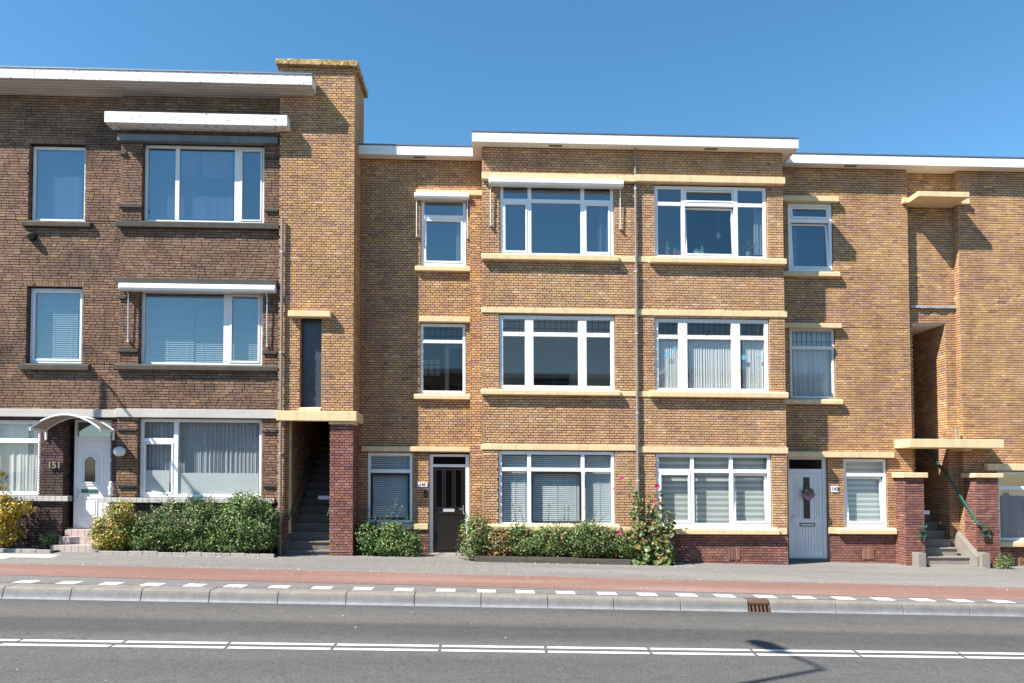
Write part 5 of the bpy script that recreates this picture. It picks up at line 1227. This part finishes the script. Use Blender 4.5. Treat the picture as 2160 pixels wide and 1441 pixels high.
bush('hedge', 'low green hedge with brown patch under the left bay window', 'hedge', [(1006, 1128, 30, 38, 1.5), (1055, 1146, 42, 30, 2), (1115, 1147, 46, 31, 2.4), (1165, 1144, 40, 34, 2), (1215, 1144, 44, 34, 2.2), (1262, 1142, 38, 36, 2), (1308, 1148, 30, 28, 1.2), (1000, 1162, 24, 16, .6), (1090, 1120, 20, 12, .4), (1240, 1112, 24, 10, .4)], -1.08, .28, GREEN+LIGHT+BUSHY, 13500, .046, 9, extra=LIGHT, seed=8, dry=dryf, sprigs=[(1090, 1108, 1080, 1062), (1105, 1108, 1096, 1066), (1156, 1106, 1157, 1058), (1190, 1106, 1191, 1060), (1198, 1104, 1199, 1068), (1245, 1102, 1232, 1070), (1262, 1102, 1286, 1082), (1250, 1104, 1256, 1078), (1008, 1092, 1008, 1068), (995, 1120, 968, 1112), (998, 1135, 966, 1140), (1000, 1108, 972, 1098)])
bush('weed', 'small green weed at the foot of the right stair pier', 'weed', [(2108, 1196, 14, 7, 1), (2122, 1188, 6, 14, 1)], -.62, .10, LIGHT, 420, .035, 2, seed=9, sprigs=[(2120, 1198, 2126, 1172), (2112, 1198, 2104, 1188)])
bush('weed', 'tiny weed by the plinth left of the tiled steps', 'weed', [(104, 1138, 10, 7, 1)], -.95, .10, GREEN, 240, .035, 1, seed=10)
# hollyhock
Yh = -1.12; rng = random.Random(21); s = (Yh+17)/F
ho = thing('hollyhock', 'tall hollyhock with pink flowers growing beside the drainpipe', 'plant', (loc(1370, 1190, Yh)[0], Yh, gz(4))); mb = MB(False); mb.c = []; sm = MB(False)
HL = [(.16,.22,.06), (.22,.26,.09), (.10,.17,.05), (.28,.27,.10), (.07,.13,.04), (.40,.26,.08)]
STEMS = [(1355, 1190, 1340, 1030), (1375, 1190, 1372, 1040), (1385, 1188, 1390, 1028), (1365, 1190, 1332, 1012), (1392, 1186, 1412, 1075), (1345, 1190, 1330, 1110), (1395, 1188, 1420, 1080)]
for (a, b, c, d) in STEMS:
    x0, z0 = loc(a, b, Yh); x1, z1 = loc(c, d, Yh); z0 -= SH*x0; z1 -= SH*x1; oy = rng.uniform(-.12, .12); sm.tube([(x0, Yh+oy, z0-.03), ((x0+x1)/2+.03, Yh+oy, (z0+z1)/2), (x1, Yh+oy*1.3, z1)], [.013, .010, .004], 6)
    for k in range(120):
        t = rng.random()**1.5*.97; q = Vector((lerp(x0, x1, t), Yh+oy, lerp(z0, z1, t))); sz = lerp(.17, .07, t)*rng.uniform(.6, 1.2); an = rng.uniform(0, 6.28); pd = Vector((math.cos(an), -abs(math.sin(an))*.9, rng.uniform(-.4, .3))); q2 = q+pd*lerp(.26, .07, t)*rng.uniform(.4, 1.1)
        sm.tube([q, q2], .003, 4, False); nr = Vector((rng.uniform(-.7, .7), -.6+rng.uniform(-.5, .5), rng.uniform(.1, 1))).normalized(); u = nr.orthogonal().normalized(); v = nr.cross(u); n0 = len(mb.v); col = rng.choice(HL); f = rng.uniform(.45, 1.05)
        mb.P(*(q2-nr*.012)); m_ = 9
        for j in range(m_): th = 6.283*j/m_; rr = sz*.5*(1 if j % 2 else .80); mb.P(*(q2+u*rr*math.cos(th)+v*rr*math.sin(th)+nr*.010*math.sin(th*3)))
        for j in range(m_): mb.f.append((n0, n0+1+j, n0+1+(j+1) % m_))
        mb.c += [tuple(w_*f for w_ in col)]*(m_+1)
part('leaves', mb, 'leaf', ho, kind='stuff'); part('stem', sm, 'bark', ho, kind='stuff')
for (px, py, r_) in ((1313, 1009, 4.5), (1387, 1026, 5.5), (1369, 1028, 3), (1383, 1059, 4), (1306, 1124, 5.5), (1398, 1175, 6.5), (1295, 1031, 2)):
    x, z = loc(px, py, Yh-.16); z -= SH*x; mb = MB(False); R0 = r_*s*1.0; nr = Vector((rng.uniform(-.5, .5), -1, rng.uniform(0, .5))).normalized(); u = nr.orthogonal().normalized(); v = nr.cross(u); c0 = Vector((x, Yh-.16, z))
    mb.P(*(c0-nr*R0*.5)); m_ = 15
    for j in range(m_): th = 6.283*j/m_; k = 1+.16*math.cos(5*th); mb.P(*(c0+(u*math.cos(th)+v*math.sin(th))*R0*k+nr*R0*.12*math.sin(7*th)))
    for j in range(m_): mb.f.append((0, 1+j, 1+(j+1) % m_))
    part('flower', mb, 'pink_flower', ho)
# planting edges
def edging(label, px0, px1, Y, yb, h, mt, nm, pieces, matp=None):
    x0, x1 = loc(px0, 1165, Y)[0], loc(px1, 1165, Y)[0]; o = thing('planter_edging', label, 'edging', ((x0+x1)/2, Y, gz(x0)))
    for k in range(pieces):
        a, b = lerp(x0, x1, k/pieces)+.004, lerp(x0, x1, (k+1)/pieces)-.004; j = random.uniform(-.012, .012); mb = MB(False); n = 0
        for zz_ in (-.05, h+j):
            for (x, y) in ((a, Y+j*.4), (b, Y-j*.4), (b, Y+.05), (a, Y+.05)): mb.P(x, y, gz(x)+zz_)
        mb.f += [(4,5,6,7), (0,1,5,4), (1,2,6,5), (2,3,7,6), (3,0,4,7)]; part(nm, mb, mt, o, .006)
    mb = MB(False); mb.quad([(x0, Y+.05, gz(x0)+.035), (x1, Y+.05, gz(x1)+.035), (x1, yb, gz(x1)+.035), (x0, yb, gz(x0)+.035)]); part('soil', mb, 'soil', o)
edging('low mosaic tiled edging in front of the dark house hedge', 208, 578, -1.40, LB-.01, .075, 'mosaic', 'tile_block', 12)
edging('low mosaic tiled edging curving under the golden shrub', -110, 106, -1.42, L-.01, .07, 'mosaic', 'tile_block', 7)
edging('dark timber edging in front of the bay hedge', 1002, 1330, -1.42, B_-.01, .13, 'timber', 'board', 3)

# pale slabs in the pavement by the steps of 151, and litter along the cycle path
pav = bpy.data.objects['pavement']
for i in range(8):
    for j in range(3):
        x, y = -12.4+i*.42+j*.12, -2.0-j*.3+ (i*.012)
        if j == 2 and i > 5: continue
        mb = MB(False); w_ = .41
        for zz_ in (-.02, .005):
            for (a, b) in ((x, y), (x+w_, y), (x+w_, y+.285), (x, y+.285)): mb.P(a, b, gz(a)+zz_)
        mb.f += [(4,5,6,7), (0,1,5,4), (1,2,6,5), (2,3,7,6), (3,0,4,7)]; part('pale_slab', mb, 'tile_pale', pav)
rng = random.Random(31); mb = MB(False)
def fleck(x, y, z, s):
    a = rng.uniform(0, 3.14); ca_, sa_ = math.cos(a)*s, math.sin(a)*s*.6; n = len(mb.v)
    mb.v += [(x-ca_, y-sa_, z), (x+sa_, y-ca_*.5, z+.003), (x+ca_, y+sa_, z+rng.uniform(.002, .012)), (x-sa_, y+ca_*.5, z+.004)]; mb.f.append((n, n+1, n+2, n+3))
for k in range(330):
    x = rng.uniform(-12, 13); y = e_bt(x)+rng.gauss(.05, .07) if rng.random() < .6 else (rng.uniform(e_bb(x), -1.5)); fleck(x, y, gz(x)+.006, rng.uniform(.008, .022))
for k in range(160):
    x = rng.uniform(-8.4, -4.5) if k % 2 else rng.uniform(-.4, 4.5); fleck(x, -1.48-abs(rng.gauss(0, .07)), gz(x)+.006, rng.uniform(.01, .03))
for k in range(30): x = rng.uniform(-8, 9); fleck(x, rng.uniform(-10.6, -6.2), gz(x)+RD+.006, rng.uniform(.006, .018))
o = bpy.data.objects.new('leaf_litter', mk('leaf_litter', mb, 'litter')); link(o); tag(o, 'pale dry petals and leaf bits scattered on the pavement', 'litter', kind='stuff')

# ------------------------------------------------------------------ street lamps beside the view, whose shadows fall into it
def lamp_post(x, y, H, arm, label):
    g = gz(x)+(RD if False else 0); o = thing('street_lamp', label, 'street lamp', (x, y, g), 'street lamps on both sides of the road')
    mb = MB(False); mb.tube([(x, y, g-.05), (x, y, g+1.2), (x, y, g+H)], [.075, .065, .042], 12); part('pole', mb, 'post_grey', o)
    ax, ay = arm; ln = math.hypot(ax, ay); mb = MB(False); mb.tube([(x, y, g+H-.02), (x+ax*.12, y+ay*.12, g+H+.04), (x+ax, y+ay, g+H+.06)], .028, 10); part('arm', mb, 'post_grey', o)
    dx, dy = ax/ln, ay/ln; mb = MB(False)
    for (t, w_, h) in ((0, .05, .04), (.12, .12, .07), (.5, .13, .07), (.68, .06, .03)):
        for (sx, sz) in ((-1, 0), (1, 0), (1, 1), (-1, 1)): mb.P(x+ax+dx*t-dy*w_*sx, y+ay+dy*t+dx*w_*sx, g+H+.03+(h if sz else -.02))
    for k in range(3):
        for j in range(4): i = (j+1) % 4; mb.f.append((4*k+j, 4*k+i, 4*k+4+i, 4*k+4+j))
    mb.f += [(3, 2, 1, 0), (12, 13, 14, 15)]; part('lamp_head', mb, 'post_grey', o)
def caster(px, py, Y=None, H=7.4):
    if Y is None: X, Yg_ = gpt(px, py, RD); zs = gz(X)+RD
    else: X, z = loc(px, py, Y); Yg_ = Y; zs = z-SH*X
    t = None
    for _ in range(6):
        xx = X - (0 if t is None else SA*t); t = (gz(xx)+H-zs)/SB
    return X-SA*t, Yg_-t
x, y = caster(1735, 1412, None, 9.2); lamp_post(x, y, 9.2, (-.16, .72), 'grey street lamp on the near side of the road, shadow at lower right')
x, y = caster(218, 804, L, 7.2); lamp_post(x, y, 7.2, (0, -1.05), 'grey street lamp on the pavement left of the dark house')

# ------------------------------------------------------------------ the terrace across the road, seen only mirrored in the panes
mat('far_brick', (.20,.13,.09), .9, .2, 2, 20, .2)
for k in range(4):
    x0 = -24+k*12.0; x1 = x0+11.9; yb = -33.0; o = thing('far_house', ('leftmost', 'second', 'third', 'rightmost')[k]+' brick house of the row across the road, mirrored in the panes', 'house', ((x0+x1)/2, yb, gz(x0)), 'houses across the road')
    H_ = 8.6+.5*(k % 2); ops_ = [(x0+.8+c*2.7, x0+2.6+c*2.7, 1.0+f*2.9, 2.6+f*2.9) for c in range(4) for f in range(3)]
    mb = MB(); 
    for a, b, p, q in rects(x0, x1, -.8, H_, ops_): mb.box(a, b, yb-.3, yb, p, q)
    part('wall', mb, 'far_brick', o); mb = MB(); mb.box(x0, x1, yb-6, yb+.4, H_+.001, H_+.3); part('roof', mb, 'white', o); mb = MB(); mb.box(x0, x1, yb-6, yb-.8, -.8, H_); part('core', mb, 'dark_wood', o)
    for r in ops_:
        mb = MB(); a, b, p, q = r; mb.box(a, a+.07, yb-.2, yb-.12, p, q); mb.box(b-.07, b, yb-.2, yb-.12, p, q); mb.box(a+.07, b-.07, yb-.2, yb-.12, p, p+.07); mb.box(a+.07, b-.07, yb-.2, yb-.12, q-.07, q); mb.box((a+b)/2-.03, (a+b)/2+.03, yb-.199, yb-.121, p+.07, q-.07); part('window', mb, 'white', o)
